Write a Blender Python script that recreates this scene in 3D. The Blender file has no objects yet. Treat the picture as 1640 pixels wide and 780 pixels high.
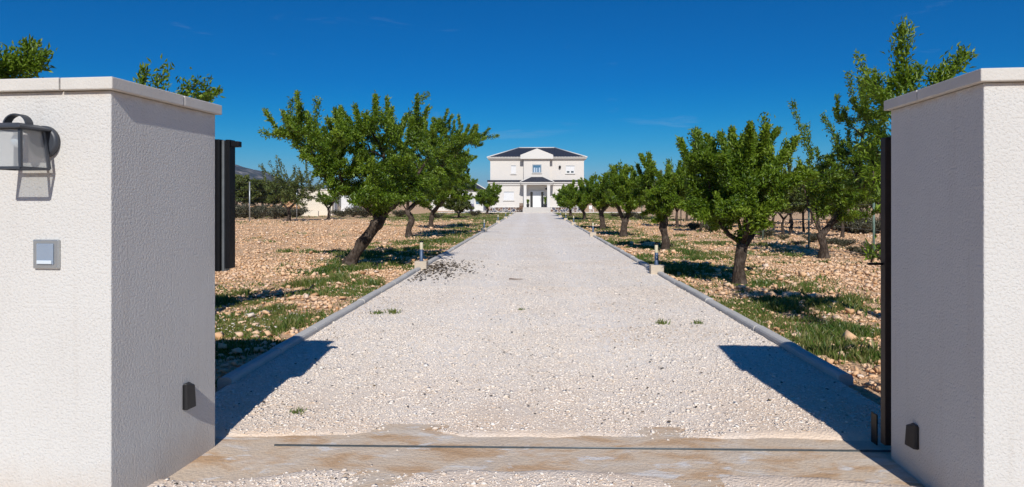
import bpy, bmesh, math, random
import numpy as np
from mathutils import Vector, Matrix, noise

random.seed(7)
RNG = np.random.default_rng(7)
SC = bpy.context.scene
COL = SC.collection
R = math.radians

# ------------------------------------------------------------------ survey of the place
F, EYE, HZ, VX = 1000.0, 1.5, 323.0, 855.0        # lens, eye height, horizon row, vanishing column of the drive (1640x780 photo)
PSI = math.atan((VX - 820) / F)
CP, SP = math.cos(PSI), math.sin(PSI)
def ray(px, py):
    a = (px - 820) / F; b = (HZ - py) / F
    return (-SP + a * CP, CP + a * SP, b)
def at(px, py, z=0.0):
    r = ray(px, py); t = (z - EYE) / r[2]
    return Vector((r[0] * t, r[1] * t, z))
def on(px, py, Y):
    r = ray(px, py); t = Y / r[1]
    return Vector((r[0] * t, Y, EYE + r[2] * t))

# ------------------------------------------------------------------ helpers: tags and meshes
def tag(o, label=None, cat=None, group=None, kind=None):
    if label: o['label'] = label
    if cat: o['category'] = cat
    if group: o['group'] = group
    if kind: o['kind'] = kind
    return o
def thing(name, label, cat, loc=(0, 0, 0), rz=0.0, group=None):
    o = bpy.data.objects.new(name, None); COL.objects.link(o)
    o.location = loc; o.rotation_euler = (0, 0, rz); o.empty_display_size = 0.1
    return tag(o, label, cat, group)
def kids(o): return [c for c in bpy.data.objects if c.parent == o]
def dup(root, loc, rz=0.0, label=None, scale=None):
    r = root.copy(); COL.objects.link(r); r.location = loc; r.rotation_euler = (0, 0, rz)
    if scale is not None: r.scale = scale
    if label: r['label'] = label
    for ch in kids(root):
        c = ch.copy(); COL.objects.link(c); c.parent = r
        for g in kids(ch):
            d = g.copy(); COL.objects.link(d); d.parent = c
    return r
def link_mesh(name, me, m, parent=None):
    o = bpy.data.objects.new(name, me); COL.objects.link(o)
    if m is not None: me.materials.append(m)
    if parent is not None: o.parent = parent
    return o
def np_mesh(name, V, faces_flat, n_per, m, parent=None, tint=None, smooth=False):
    """faces_flat: int array (nf, n_per)"""
    me = bpy.data.meshes.new(name)
    nf = len(faces_flat)
    me.vertices.add(len(V)); me.vertices.foreach_set('co', np.ascontiguousarray(V, dtype=np.float32).ravel())
    me.loops.add(nf * n_per); me.loops.foreach_set('vertex_index', np.ascontiguousarray(faces_flat, dtype=np.int32).ravel())
    me.polygons.add(nf)
    me.polygons.foreach_set('loop_start', np.arange(0, nf * n_per, n_per, dtype=np.int32))
    if smooth: me.polygons.foreach_set('use_smooth', np.ones(nf, dtype=bool))
    if tint is not None:
        a = me.attributes.new('tint', 'FLOAT', 'POINT'); a.data.foreach_set('value', np.ascontiguousarray(tint, dtype=np.float32))
    me.update(calc_edges=True)
    return link_mesh(name, me, m, parent)

class MB:
    def __init__(s): s.v = []; s.f = []; s.smooth = set()
    def add(s, vs, fs, smooth=False):
        b = len(s.v); s.v += [tuple(v) for v in vs]
        for f in fs:
            if smooth: s.smooth.add(len(s.f))
            s.f.append([i + b for i in f])
        return s
    def box(s, x0, y0, z0, x1, y1, z1):
        vs = [(x0,y0,z0),(x1,y0,z0),(x1,y1,z0),(x0,y1,z0),(x0,y0,z1),(x1,y0,z1),(x1,y1,z1),(x0,y1,z1)]
        return s.add(vs, [(0,3,2,1),(4,5,6,7),(0,1,5,4),(1,2,6,5),(2,3,7,6),(3,0,4,7)])
    def hexa(s, bot, top):
        return s.add(list(bot) + list(top), [(0,3,2,1),(4,5,6,7),(0,1,5,4),(1,2,6,5),(2,3,7,6),(3,0,4,7)])
    def prism_y(s, prof, y0, y1):                   # prof: (x,z) counter-clockwise seen from -y
        n = len(prof)
        vs = [(x, y0, z) for x, z in prof] + [(x, y1, z) for x, z in prof]
        fs = [tuple(range(n)), tuple(range(2*n-1, n-1, -1))] + [(i, i+n, (i+1) % n + n, (i+1) % n) for i in range(n)]
        return s.add(vs, fs)
    def prism_x(s, prof, x0, x1):                   # prof: (y,z)
        n = len(prof)
        vs = [(x0, y, z) for y, z in prof] + [(x1, y, z) for y, z in prof]
        fs = [tuple(range(n-1, -1, -1)), tuple(range(n, 2*n))] + [((i+1) % n, (i+1) % n + n, i+n, i) for i in range(n)]
        return s.add(vs, fs)
    def lathe(s, prof, c=(0,0,0), n=20, axis='z', smooth=True):
        vs = []; fs = []
        for r, h in prof:
            for k in range(n):
                a = 2*math.pi*k/n; p = (r*math.cos(a), r*math.sin(a), h)
                if axis == 'y': p = (p[0], -h, p[1])
                vs.append((p[0]+c[0], p[1]+c[1], p[2]+c[2]))
        m = len(prof)
        for i in range(m-1):
            for k in range(n):
                fs.append((i*n+k, i*n+(k+1) % n, (i+1)*n+(k+1) % n, (i+1)*n+k))
        s.add(vs, fs, smooth)
        b = len(s.v) - len(vs)
        s.f.append([b+k for k in range(n-1, -1, -1)]); s.f.append([b+(m-1)*n+k for k in range(n)])
        return s
    def tube(s, pts, rad, n=8, smooth=True):
        pts = [Vector(p) for p in pts]
        if not hasattr(rad, '__len__'): rad = [rad]*len(pts)
        vs = []; u = None
        for i, p in enumerate(pts):
            t = (pts[min(i+1, len(pts)-1)] - pts[max(i-1, 0)]).normalized()
            if u is None: u = t.orthogonal().normalized()
            else: u = (u - t*u.dot(t)).normalized()
            w = t.cross(u)
            for k in range(n):
                a = 2*math.pi*k/n; vs.append(p + (u*math.cos(a) + w*math.sin(a))*rad[i])
        fs = []
        for i in range(len(pts)-1):
            for k in range(n): fs.append((i*n+k, i*n+(k+1) % n, (i+1)*n+(k+1) % n, (i+1)*n+k))
        s.add(vs, fs, smooth)
        b = len(s.v) - len(vs)
        s.f.append([b+k for k in range(n-1, -1, -1)]); s.f.append([b+(len(pts)-1)*n+k for k in range(n)])
        return s
    def build(s, name, m, parent=None, bevel=0.0, seg=2):
        me = bpy.data.meshes.new(name); me.from_pydata(s.v, [], s.f)
        for i in s.smooth: me.polygons[i].use_smooth = True
        me.update()
        o = link_mesh(name, me, m, parent)
        if bevel:
            b = o.modifiers.new('bevel', 'BEVEL'); b.width = bevel; b.segments = seg; b.limit_method = 'ANGLE'; b.angle_limit = R(40)
        return o

# ------------------------------------------------------------------ materials
class NT:
    def __init__(s, name):
        s.m = bpy.data.materials.new(name); s.m.use_nodes = True
        s.t = s.m.node_tree; s.t.nodes.clear()
        s.out = s.t.nodes.new('ShaderNodeOutputMaterial')
    def n(s, typ, **kw):
        nd = s.t.nodes.new('ShaderNode' + typ)
        for k, v in kw.items():
            if k.startswith('i_'):
                key = k[2:].replace('_', ' ')
                key = int(key) if key.isdigit() else key
                if hasattr(v, 'is_output') or isinstance(v, bpy.types.NodeSocket): s.t.links.new(v, nd.inputs[key])
                else: nd.inputs[key].default_value = v
            else: setattr(nd, k, v)
        return nd
    def l(s, a, b): s.t.links.new(a, b)
    def coord(s): return s.n('TexCoord').outputs['Object']
    def noise(s, scale, detail=4, rough=0.55, vec=None, dist=0.0):
        nd = s.n('TexNoise', i_Scale=scale, i_Detail=detail, i_Roughness=rough, i_Distortion=dist)
        s.l(vec if vec is not None else s.coord(), nd.inputs['Vector']); return nd.outputs['Fac']
    def voro(s, scale, feature='F1', vec=None, out='Distance', rnd=1.0):
        nd = s.n('TexVoronoi', i_Scale=scale, feature=feature)
        nd.inputs['Randomness'].default_value = rnd
        s.l(vec if vec is not None else s.coord(), nd.inputs['Vector']); return nd.outputs[out]
    def ramp(s, fac, stops, interp='LINEAR'):
        nd = s.n('ValToRGB'); s.l(fac, nd.inputs['Fac']); e = nd.color_ramp.elements
        nd.color_ramp.interpolation = interp
        while len(e) < len(stops): e.new(0.5)
        for k, (p, c) in enumerate(stops):
            e[k].position = p
            e[k].color = (c, c, c, 1) if not hasattr(c, '__len__') else (*c, 1)
        return nd.outputs['Color']
    def mix(s, fac, a, b, mode='MIX'):
        nd = s.n('Mix', data_type='RGBA', blend_type=mode)
        for sock, v in ((nd.inputs[0], fac), (nd.inputs[6], a), (nd.inputs[7], b)):
            if isinstance(v, bpy.types.NodeSocket): s.l(v, sock)
            elif sock.type == 'RGBA': sock.default_value = (*v, 1) if len(v) == 3 else v
            else: sock.default_value = v
        return nd.outputs[2]
    def math(s, op, a, b=None, clamp=False):
        nd = s.n('Math', operation=op, use_clamp=clamp)
        for k, v in enumerate((a, b)):
            if v is None: continue
            if isinstance(v, bpy.types.NodeSocket): s.l(v, nd.inputs[k])
            else: nd.inputs[k].default_value = v
        return nd.outputs[0]
    def bump(s, h, dist, strength=1.0, normal=None):
        nd = s.n('Bump', i_Strength=strength, i_Distance=dist); s.l(h, nd.inputs['Height'])
        if normal is not None: s.l(normal, nd.inputs['Normal'])
        return nd.outputs['Normal']
    def attr(s, name): return s.n('Attribute', attribute_name=name).outputs['Fac']
    def bsdf(s, color, rough=0.8, normal=None, spec=0.3, metal=0.0, **kw):
        nd = s.n('BsdfPrincipled')
        for key, v in (('Base Color', color), ('Roughness', rough), ('Specular IOR Level', spec), ('Metallic', metal)):
            if isinstance(v, bpy.types.NodeSocket): s.l(v, nd.inputs[key])
            elif key == 'Base Color': nd.inputs[key].default_value = (*v, 1)
            else: nd.inputs[key].default_value = v
        for k, v in kw.items(): nd.inputs[k.replace('_', ' ')].default_value = v
        if normal is not None: s.l(normal, nd.inputs['Normal'])
        s.l(nd.outputs[0], s.out.inputs['Surface']); return nd

M = {}
def plain(key, color, rough=0.5, spec=0.4, metal=0.0, var=0.12, vs=9.0, bump=0.0, bs=60.0):
    t = NT(key)
    dark = tuple(c*(1-var) for c in color); lite = tuple(min(1, c*(1+var)) for c in color)
    c = t.mix(t.noise(vs, 5), dark, lite)
    nrm = t.bump(t.noise(bs, 4), bump) if bump else None
    t.bsdf(c, rough, nrm, spec, metal); M[key] = t.m

def make_materials():
    # render of the gate walls: white, coarse trowelled grain
    t = NT('stucco'); v = t.coord()
    h1 = t.noise(82, 3, 0.6, v, 0.1); h2 = t.noise(170, 2, 0.5, v)
    h = t.math('ADD', t.ramp(h1, [(0.28, 0.0), (0.5, 0.75), (0.72, 1.0)]), t.math('MULTIPLY', h2, 0.30))
    c = t.mix(t.ramp(t.noise(1.3, 5, 0.6, v), [(0.40, 0.0), (0.75, 1.0)]), (0.640, 0.632, 0.607), (0.605, 0.590, 0.560))
    mp = t.n('Mapping'); t.l(v, mp.inputs['Vector']); mp.inputs['Scale'].default_value = (9, 9, 0.5)
    c = t.mix(t.ramp(t.noise(1.6, 5, 0.65, mp.outputs[0]), [(0.55, 0.0), (0.8, 0.35)]), c, (0.53, 0.495, 0.45))
    sep = t.n('SeparateXYZ'); t.l(v, sep.inputs[0])
    low = t.math('MULTIPLY', t.ramp(t.math('ADD', sep.outputs['Z'], t.math('MULTIPLY', t.noise(6, 4, 0.6, v), 0.25)), [(0.12, 1.0), (0.38, 0.0)]), 0.45)
    c = t.mix(low, c, (0.55, 0.43, 0.32))
    capst = t.ramp(t.math('ADD', t.math('MULTIPLY', sep.outputs['Z'], 0.45), t.math('MULTIPLY', t.noise(7, 5, 0.65, v), 0.05)), [(0.925, 0.0), (0.948, 0.65)])
    c = t.mix(capst, c, (0.50, 0.37, 0.25))
    t.bsdf(c, 0.9, t.bump(h, 0.0027, 1.0), 0.15); M['stucco'] = t.m
    # coping: reconstituted stone
    t = NT('coping_stone'); v = t.coord()
    c = t.mix(t.noise(5, 6, 0.65, v), (0.56, 0.535, 0.49), (0.69, 0.67, 0.63))
    c = t.mix(t.ramp(t.voro(90, 'F1', v), [(0.0, 1.0), (0.22, 0.0)]), c, (0.55, 0.50, 0.44))
    t.bsdf(c, 0.85, t.bump(t.noise(120, 4, 0.6, v), 0.003), 0.2); M['coping'] = t.m
    # gravel bed (under and beyond the loose stones)
    t = NT('gravel_bed'); v = t.coord()
    col = t.voro(62, 'F1', v, 'Color'); d = t.voro(62, 'F1', v)
    s = t.n('SeparateColor'); t.l(col, s.inputs[0])
    c = t.ramp(s.outputs[0], [(0.0, (0.56, 0.49, 0.42)), (0.2, (0.78, 0.71, 0.635)), (0.6, (0.87, 0.795, 0.71)), (1.0, (0.90, 0.84, 0.77))])
    big = t.noise(0.55, 6, 0.6, v)
    c = t.mix(t.ramp(big, [(0.45, 0.0), (0.72, 0.55)]), c, (0.72, 0.59, 0.46))
    sp = t.n('SeparateXYZ'); t.l(v, sp.inputs[0])
    tr_ = t.math('ABSOLUTE', t.math('SUBTRACT', t.math('ABSOLUTE', sp.outputs['X']), 0.85))
    rutm = t.math('MULTIPLY', t.ramp(tr_, [(0.15, 1.0), (0.55, 0.0)]), t.ramp(t.noise(0.8, 5, 0.6, v), [(0.35, 0.2), (0.6, 0.8)]))
    c = t.mix(rutm, c, (0.86, 0.80, 0.735))
    near = t.math('MULTIPLY', t.ramp(t.math('MULTIPLY', sp.outputs['Y'], 0.1), [(0.40, 0.8), (0.62, 0.0)]), t.ramp(t.noise(1.6, 4, 0.6, v), [(0.3, 0.3), (0.6, 1.0)]))
    edge = t.math('MULTIPLY', t.ramp(t.math('MULTIPLY', sp.outputs['X'], 0.4), [(0.30, 0.0), (0.62, 0.8)]), t.ramp(t.math('MULTIPLY', sp.outputs['Y'], 0.1), [(0.45, 1.0), (0.62, 0.0)]))
    near = t.math('MAXIMUM', near, edge)
    c = t.mix(near, c, (0.76, 0.59, 0.44))
    t.bsdf(c, 0.9, t.bump(d, 0.005, 1.0), 0.2); M['gravel_bed'] = t.m
    t = NT('pebble'); a = t.attr('tint')
    c = t.ramp(a, [(0.0, (0.10, 0.085, 0.07)), (0.03, (0.44, 0.34, 0.25)), (0.12, (0.64, 0.53, 0.42)), (0.32, (0.77, 0.67, 0.575)), (0.65, (0.85, 0.755, 0.655)), (1.0, (0.90, 0.84, 0.765))])
    t.bsdf(c, 0.85, None, 0.25); M['pebble'] = t.m
    # field soil
    t = NT('field_soil'); v = t.coord()
    n1 = t.noise(1.1, 8, 0.65, v); n2 = t.noise(11, 6, 0.65, v); n3 = t.noise(0.09, 4, 0.6, v)
    c = t.ramp(n2, [(0.28, (0.45, 0.27, 0.145)), (0.5, (0.67, 0.435, 0.25)), (0.72, (0.80, 0.57, 0.365))])
    c = t.mix(t.ramp(n1, [(0.42, 0.0), (0.7, 0.6)]), c, (0.76, 0.52, 0.345))
    stones = t.ramp(t.voro(14, 'F1', v), [(0.20, 1.0), (0.34, 0.0)])
    sm = t.n('SeparateColor'); t.l(t.voro(14, 'F1', v, 'Color'), sm.inputs[0])
    c = t.mix(t.math('MULTIPLY', stones, t.ramp(sm.outputs[1], [(0.45, 0.0), (0.6, 1.0)])), c, (0.70, 0.52, 0.385))
    c = t.mix(t.ramp(n3, [(0.5, 0.0), (0.75, 0.35)]), c, (0.42, 0.30, 0.16))
    hh = t.math('ADD', n2, t.math('MULTIPLY', stones, 0.6))
    t.bsdf(c, 0.95, t.bump(hh, 0.05, 1.0), 0.1); M['soil'] = t.m
    t = NT('field_stone'); a = t.attr('tint')
    c = t.ramp(a, [(0.0, (0.36, 0.20, 0.10)), (0.25, (0.66, 0.40, 0.215)), (0.6, (0.80, 0.54, 0.33)), (0.93, (0.80, 0.58, 0.41)), (1.0, (0.82, 0.72, 0.62))])
    t.bsdf(c, 0.9, None, 0.2); M['field_stone'] = t.m
    # concrete apron with rusty earth stains and cement wash
    t = NT('apron'); v = t.coord()
    mp = t.n('Mapping'); t.l(v, mp.inputs['Vector']); mp.inputs['Scale'].default_value = (0.9, 1.9, 1)
    n1 = t.noise(2.6, 7, 0.6, mp.outputs[0], 0.4); n2 = t.noise(4.0, 5, 0.6, mp.outputs[0], 0.8)
    c = t.ramp(n1, [(0.30, (0.60, 0.50, 0.40)), (0.47, (0.70, 0.56, 0.42)), (0.58, (0.60, 0.40, 0.24)), (0.72, (0.46, 0.275, 0.14))])
    c = t.mix(t.ramp(n2, [(0.58, 0.0), (0.66, 0.9)]), c, (0.76, 0.73, 0.70))
    c = t.mix(t.math('MULTIPLY', t.noise(40, 5, 0.6, v), 0.30), c, (0.42, 0.33, 0.24))
    c = t.mix(t.math('MULTIPLY', t.ramp(t.voro(30, 'F1', v), [(0.08, 1.0), (0.2, 0.0)]), 0.5), c, (0.34, 0.26, 0.19))
    ck = t.n('Mapping'); t.l(v, ck.inputs['Vector']); ck.inputs['Scale'].default_value = (0.6, 1.5, 1)
    wash = t.ramp(t.noise(3.1, 8, 0.62, ck.outputs[0], 0.3), [(0.52, 0.0), (0.66, 0.6)])
    c = t.mix(wash, c, (0.74, 0.67, 0.58))
    t.bsdf(c, 0.8, t.bump(t.noise(45, 6, 0.6, v), 0.008), 0.25); M['apron'] = t.m
    # kerb concrete
    t = NT('kerb_concrete'); v = t.coord()
    c = t.mix(t.noise(3.5, 6, 0.6, v), (0.46, 0.44, 0.41), (0.62, 0.60, 0.565))
    c = t.mix(t.ramp(t.noise(22, 5, 0.7, v), [(0.55, 0.0), (0.8, 0.5)]), c, (0.34, 0.30, 0.25))
    t.bsdf(c, 0.9, t.bump(t.noise(80, 4, 0.6, v), 0.004), 0.2); M['kerb'] = t.m
    t = NT('block_concrete'); v = t.coord()
    c = t.mix(t.noise(9, 6, 0.65, v), (0.50, 0.40, 0.29), (0.64, 0.57, 0.47))
    t.bsdf(c, 0.9, t.bump(t.noise(60, 5, 0.6, v), 0.008), 0.15); M['block'] = t.m
    # bark
    t = NT('bark'); v = t.coord()
    mp = t.n('Mapping'); t.l(v, mp.inputs['Vector']); mp.inputs['Scale'].default_value = (1, 1, 0.35)
    n = t.noise(26, 6, 0.65, mp.outputs[0], 0.6)
    c = t.ramp(n, [(0.3, (0.026, 0.019, 0.015)), (0.5, (0.065, 0.048, 0.037)), (0.72, (0.15, 0.12, 0.095))])
    c = t.mix(t.ramp(t.noise(5, 5, 0.6, v), [(0.5, 0.0), (0.7, 0.5)]), c, (0.21, 0.17, 0.14))
    t.bsdf(c, 0.95, t.bump(n, 0.03, 1.0), 0.1); M['bark'] = t.m
    # foliage: glossy lamina plus light passing through
    def foliage(key, lo, mid, hi, trans, fac=0.32):
        t = NT(key); a = t.attr('tint')
        c = t.ramp(a, [(0.0, lo), (0.5, mid), (1.0, hi)])
        p = t.bsdf(c, 0.42, None, 0.45)
        tr = t.n('BsdfTranslucent'); t.l(t.mix(0.7, c, trans), tr.inputs['Color'])
        mx = t.n('MixShader'); mx.inputs[0].default_value = fac
        t.l(p.outputs[0], mx.inputs[1]); t.l(tr.outputs[0], mx.inputs[2]); t.l(mx.outputs[0], t.out.inputs['Surface'])
        M[key] = t.m
    foliage('almond_leaf', (0.036, 0.085, 0.009), (0.140, 0.230, 0.015), (0.290, 0.390, 0.042), (0.28, 0.40, 0.02), 0.36)
    foliage('olive_leaf', (0.045, 0.075, 0.018), (0.105, 0.140, 0.030), (0.175, 0.195, 0.055), (0.15, 0.19, 0.04), 0.2)
    foliage('scrub_leaf', (0.050, 0.058, 0.036), (0.105, 0.105, 0.065), (0.19, 0.165, 0.105), (0.16, 0.16, 0.08), 0.15)
    foliage('grass_blade', (0.040, 0.100, 0.012), (0.105, 0.175, 0.025), (0.28, 0.25, 0.09), (0.14, 0.22, 0.03), 0.3)
    foliage('purple_bloom', (0.07, 0.02, 0.12), (0.14, 0.04, 0.24), (0.50, 0.42, 0.55), (0.2, 0.06, 0.3), 0.2)
    t = NT('leaf_litter'); t.bsdf(t.ramp(t.attr('tint'), [(0.0, (0.025, 0.018, 0.012)), (0.7, (0.08, 0.055, 0.032)), (1.0, (0.16, 0.11, 0.05))]), 0.8); M['litter'] = t.m
    # metals, plastics
    plain('black_metal', (0.006, 0.0065, 0.008), 0.38, 0.25, 0.0, 0.3, 14)
    plain('gate_edge', (0.030, 0.019, 0.015), 0.5, 0.4, 0.0, 0.5, 10)
    plain('steel_rail', (0.17, 0.19, 0.20), 0.45, 0.5, 0.5, 0.4, 20)
    plain('lantern_metal', (0.045, 0.052, 0.065), 0.45, 0.5, 0.0, 0.15, 30)
    plain('brushed_steel', (0.50, 0.52, 0.53), 0.38, 0.5, 0.75, 0.06, 40)
    plain('intercom_panel', (0.30, 0.37, 0.47), 0.25, 0.5, 0.2, 0.08, 12)
    plain('button_white', (0.62, 0.70, 0.76), 0.3, 0.5, 0.0, 0.05, 30)
    plain('black_plastic', (0.018, 0.018, 0.020), 0.4, 0.5, 0.0, 0.2, 40)
    plain('post_blue', (0.075, 0.115, 0.19), 0.45, 0.5, 0.2, 0.15, 30)
    plain('lens_cream', (0.66, 0.60, 0.42), 0.3, 0.5, 0.0, 0.06, 30)
    plain('fence_green', (0.14, 0.21, 0.17), 0.5, 0.4, 0.1, 0.2, 8)
    plain('galvanised', (0.42, 0.45, 0.46), 0.45, 0.5, 0.6, 0.15, 8)
    plain('hose_black', (0.02, 0.019, 0.018), 0.5, 0.4)
    # house
    plain('house_wall', (0.665, 0.635, 0.595), 0.9, 0.15, 0.0, 0.03, 0.7, 0.004, 60)
    plain('house_trim', (0.68, 0.665, 0.635), 0.85, 0.2, 0.0, 0.03, 1.5)
    plain('shutter_white', (0.74, 0.745, 0.75), 0.5, 0.4, 0.0, 0.02, 6)
    plain('door_white', (0.78, 0.785, 0.79), 0.35, 0.5, 0.0, 0.02, 3)
    plain('frame_grey', (0.34, 0.37, 0.40), 0.45, 0.4)
    plain('glass_dark', (0.02, 0.028, 0.035), 0.06, 0.8, 0.0, 0.2, 1.0)
    plain('glass_sky_tint', (0.06, 0.15, 0.26), 0.05, 1.0, 0.0, 0.25, 2.0)  # blue base colour paints the sky's reflection into the panes
    plain('curtain', (0.45, 0.55, 0.66), 0.9, 0.1)
    plain('step_stone', (0.55, 0.52, 0.48), 0.8, 0.2, 0.0, 0.1, 4)
    plain('terrace_paving', (0.62, 0.58, 0.52), 0.85, 0.2, 0.0, 0.08, 1.2)
    plain('shed_render', (0.74, 0.68, 0.56), 0.9, 0.15, 0.0, 0.06, 1.2)
    plain('shed_grey', (0.50, 0.53, 0.56), 0.7, 0.3, 0.0, 0.06, 2)
    plain('canvas_white', (0.82, 0.82, 0.83), 0.8, 0.2, 0.0, 0.04, 3)
    plain('wood_brown', (0.16, 0.085, 0.045), 0.6, 0.3, 0.0, 0.3, 12)
    plain('terracotta', (0.05, 0.05, 0.055), 0.6, 0.3, 0.0, 0.2, 12)
    t = NT('roof_tile'); v = t.coord()
    wv = t.n('TexWave', wave_type='BANDS', bands_direction='X', i_Scale=1.25); t.l(v, wv.inputs['Vector'])
    wz = t.n('TexWave', wave_type='BANDS', bands_direction='Z', i_Scale=2.4, wave_profile='SAW'); t.l(v, wz.inputs['Vector'])
    h = t.math('ADD', wv.outputs['Fac'], t.math('MULTIPLY', wz.outputs['Fac'], 0.6))
    c = t.mix(t.noise(2.5, 5, 0.6, v), (0.022, 0.026, 0.040), (0.050, 0.056, 0.078))
    t.bsdf(c, 0.6, t.bump(h, 0.05, 1.0), 0.25); M['roof_tile'] = t.m
    t = NT('crazy_stone'); v = t.coord()
    e = t.voro(2.7, 'DISTANCE_TO_EDGE', v); sc = t.n('SeparateColor'); t.l(t.voro(2.7, 'F1', v, 'Color'), sc.inputs[0])
    c = t.ramp(sc.outputs[0], [(0.0, (0.05, 0.06, 0.10)), (0.35, (0.11, 0.11, 0.14)), (0.6, (0.19, 0.11, 0.075)), (0.8, (0.08, 0.05, 0.04)), (1.0, (0.26, 0.20, 0.15))])
    c = t.mix(t.ramp(e, [(0.035, 1.0), (0.06, 0.0)]), c, (0.66, 0.63, 0.59))
    t.bsdf(c, 0.85, t.bump(t.ramp(e, [(0.04, 0.0), (0.1, 1.0)]), 0.03), 0.2); M['crazy'] = t.m
    # hills: limestone outcrops in dark scrub
    t = NT('hill_scrub'); v = t.coord()
    n = t.noise(0.022, 9, 0.68, v, 0.5)
    c = t.ramp(n, [(0.40, (0.055, 0.060, 0.045)), (0.52, (0.12, 0.11, 0.085)), (0.62, (0.33, 0.29, 0.25)), (0.75, (0.42, 0.37, 0.32))])
    t.bsdf(c, 0.95, t.bump(n, 14, 1.0), 0.1); M['hill'] = t.m
    # lantern glass: thin clear panes
    t = NT('lantern_glass')
    tr = t.n('BsdfTransparent', i_Color=(0.86, 0.88, 0.88, 1)); gl = t.n('BsdfGlossy', i_Roughness=0.04)
    df = t.n('BsdfDiffuse', i_Color=(0.7, 0.71, 0.7, 1))
    m1 = t.n('MixShader'); m1.inputs[0].default_value = 0.09; t.l(tr.outputs[0], m1.inputs[1]); t.l(gl.outputs[0], m1.inputs[2])
    m2 = t.n('MixShader'); m2.inputs[0].default_value = 0.30; t.l(m1.outputs[0], m2.inputs[1]); t.l(df.outputs[0], m2.inputs[2])
    t.l(m2.outputs[0], t.out.inputs['Surface']); M['lantern_glass'] = t.m
make_materials()

# ------------------------------------------------------------------ noise on arrays
_perm = RNG.permutation(512); _grad = RNG.random((512,))
def vnoise(x, y, sc=1.0, seed=0):
    x = np.asarray(x)*sc + seed*17.3; y = np.asarray(y)*sc + seed*5.1
    xi = np.floor(x).astype(int); yi = np.floor(y).astype(int); fx = x-xi; fy = y-yi
    fx = fx*fx*(3-2*fx); fy = fy*fy*(3-2*fy)
    h = lambda a, b: _grad[(_perm[(a & 255)] + b) & 255]
    return (h(xi, yi)*(1-fx)+h(xi+1, yi)*fx)*(1-fy) + (h(xi, yi+1)*(1-fx)+h(xi+1, yi+1)*fx)*fy
def fbm(x, y, sc=1.0, seed=0, o=4):
    s = 0; a = 0.5
    for k in range(o): s = s + a*vnoise(x, y, sc*2**k, seed+k); a *= 0.5
    return s/(1-0.5**o)
def sstep(a, b, x):
    t = np.clip((np.asarray(x, dtype=float)-a)/(b-a), 0, 1); return t*t*(3-2*t)

# ------------------------------------------------------------------ ground
KL, KR = -2.44, 2.50            # inner faces of the two kerbs
DRIVE_END = 84.3
def soil_z(x, y):
    x = np.asarray(x, dtype=float); y = np.asarray(y, dtype=float)
    field = sstep(2.7, 4.5, np.abs(x))
    z = -0.005 + field*(0.14*(fbm(x, y, 0.35, 3)-0.5) + 0.07*(fbm(x, y, 1.7, 8)-0.5)) + 0.03*(fbm(x, y, 4, 5)-0.5)
    fade = 1 - sstep(60, 80, y)
    z = z*np.maximum(fade, 0.3)
    under = (1-sstep(2.46, 2.56, np.abs(x)))*sstep(3.9, 4.05, y)*(1-sstep(DRIVE_END-.1, DRIVE_END+.2, y))
    fore = 1-sstep(3.85, 4.15, y)
    return z - 0.12*np.maximum(under, fore)
def apron_cut(x, y):            # signed distance-like field of the bare concrete strip, > 0 inside
    x = np.asarray(x, dtype=float); y = np.asarray(y, dtype=float)
    n = (fbm(x, y, 2.1, 21)-0.5)
    front = 3.50 - 0.20*sstep(1.0, 2.0, -x) - 0.14*sstep(1.3, 2.1, x) + 0.16*n
    back = 4.00 + 0.05*sstep(0.6, 2.0, x) - 0.06*sstep(0.8, 1.8, -x) + 0.16*(fbm(x, y, 2.6, 33)-0.5)
    return np.minimum(y-front, back-y)
def gravel_z(x, y):
    z = 0.020*(fbm(x, y, 0.8, 11)-0.5) + 0.012*(fbm(x, y, 5, 12)-0.5)
    d = apron_cut(x, y)
    rut = -0.022*np.exp(-((np.abs(np.asarray(x))-0.85)/0.38)**2) + 0.012*sstep(1.7, 2.4, np.abs(np.asarray(x)))
    return z + rut + 0.012 - 0.06*sstep(-0.05, 0.09, d)
def grid_mesh(name, xs, ys, zf, m):
    X, Y = np.meshgrid(xs, ys); Z = zf(X, Y)
    V = np.stack([X.ravel(), Y.ravel(), np.asarray(Z).ravel()], 1)
    nx, ny = len(xs), len(ys); i = np.arange(nx*ny).reshape(ny, nx)
    Fc = np.stack([i[:-1, :-1].ravel(), i[:-1, 1:].ravel(), i[1:, 1:].ravel(), i[1:, :-1].ravel()], 1)
    return np_mesh(name, V, Fc, 4, m, smooth=True)
xs = np.concatenate([[-9000, -4000, -1500, -600, -250, -120, -70, -45], np.arange(-30, -8, 0.4), np.arange(-8, 8, 0.11), np.arange(8, 30, 0.4), [32, 45, 70, 120, 250, 600, 1500, 4000, 9000]])
ys = np.concatenate([[-60, -20], np.arange(-5, 3, 0.5), np.arange(3, 22, 0.13), np.arange(22, 60, 0.35), np.arange(60, 110, 1.0), [115, 125, 150, 200, 300, 500, 900, 1700, 3500, 9000]])
tag(grid_mesh('field_ground', xs, ys, soil_z, M['soil']), 'stony tan orchard soil on both sides of the drive', kind='structure')
xs = np.arange(KL-0.02, KR+0.021, 0.04); ys = np.concatenate([np.arange(3.84, 14, 0.04), np.arange(14, DRIVE_END+0.1, 0.25)])
tag(grid_mesh('driveway', xs, ys, gravel_z, M['gravel_bed']), 'pale gravel driveway running to the house', kind='structure')
tag(grid_mesh('forecourt', np.arange(-7, 7.01, 0.04), np.arange(1.4, 3.841, 0.04), gravel_z, M['gravel_bed']), 'pale gravel outside the gate', kind='structure')
ap = grid_mesh('concrete_apron', np.arange(-2.3, 3.01, 0.05), np.arange(2.9, 4.21, 0.05), lambda x, y: -0.006+0.006*(fbm(x, y, 1.5, 40)-0.5), M['apron'])
tag(ap, 'stained concrete threshold under the gate', kind='structure')

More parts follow.
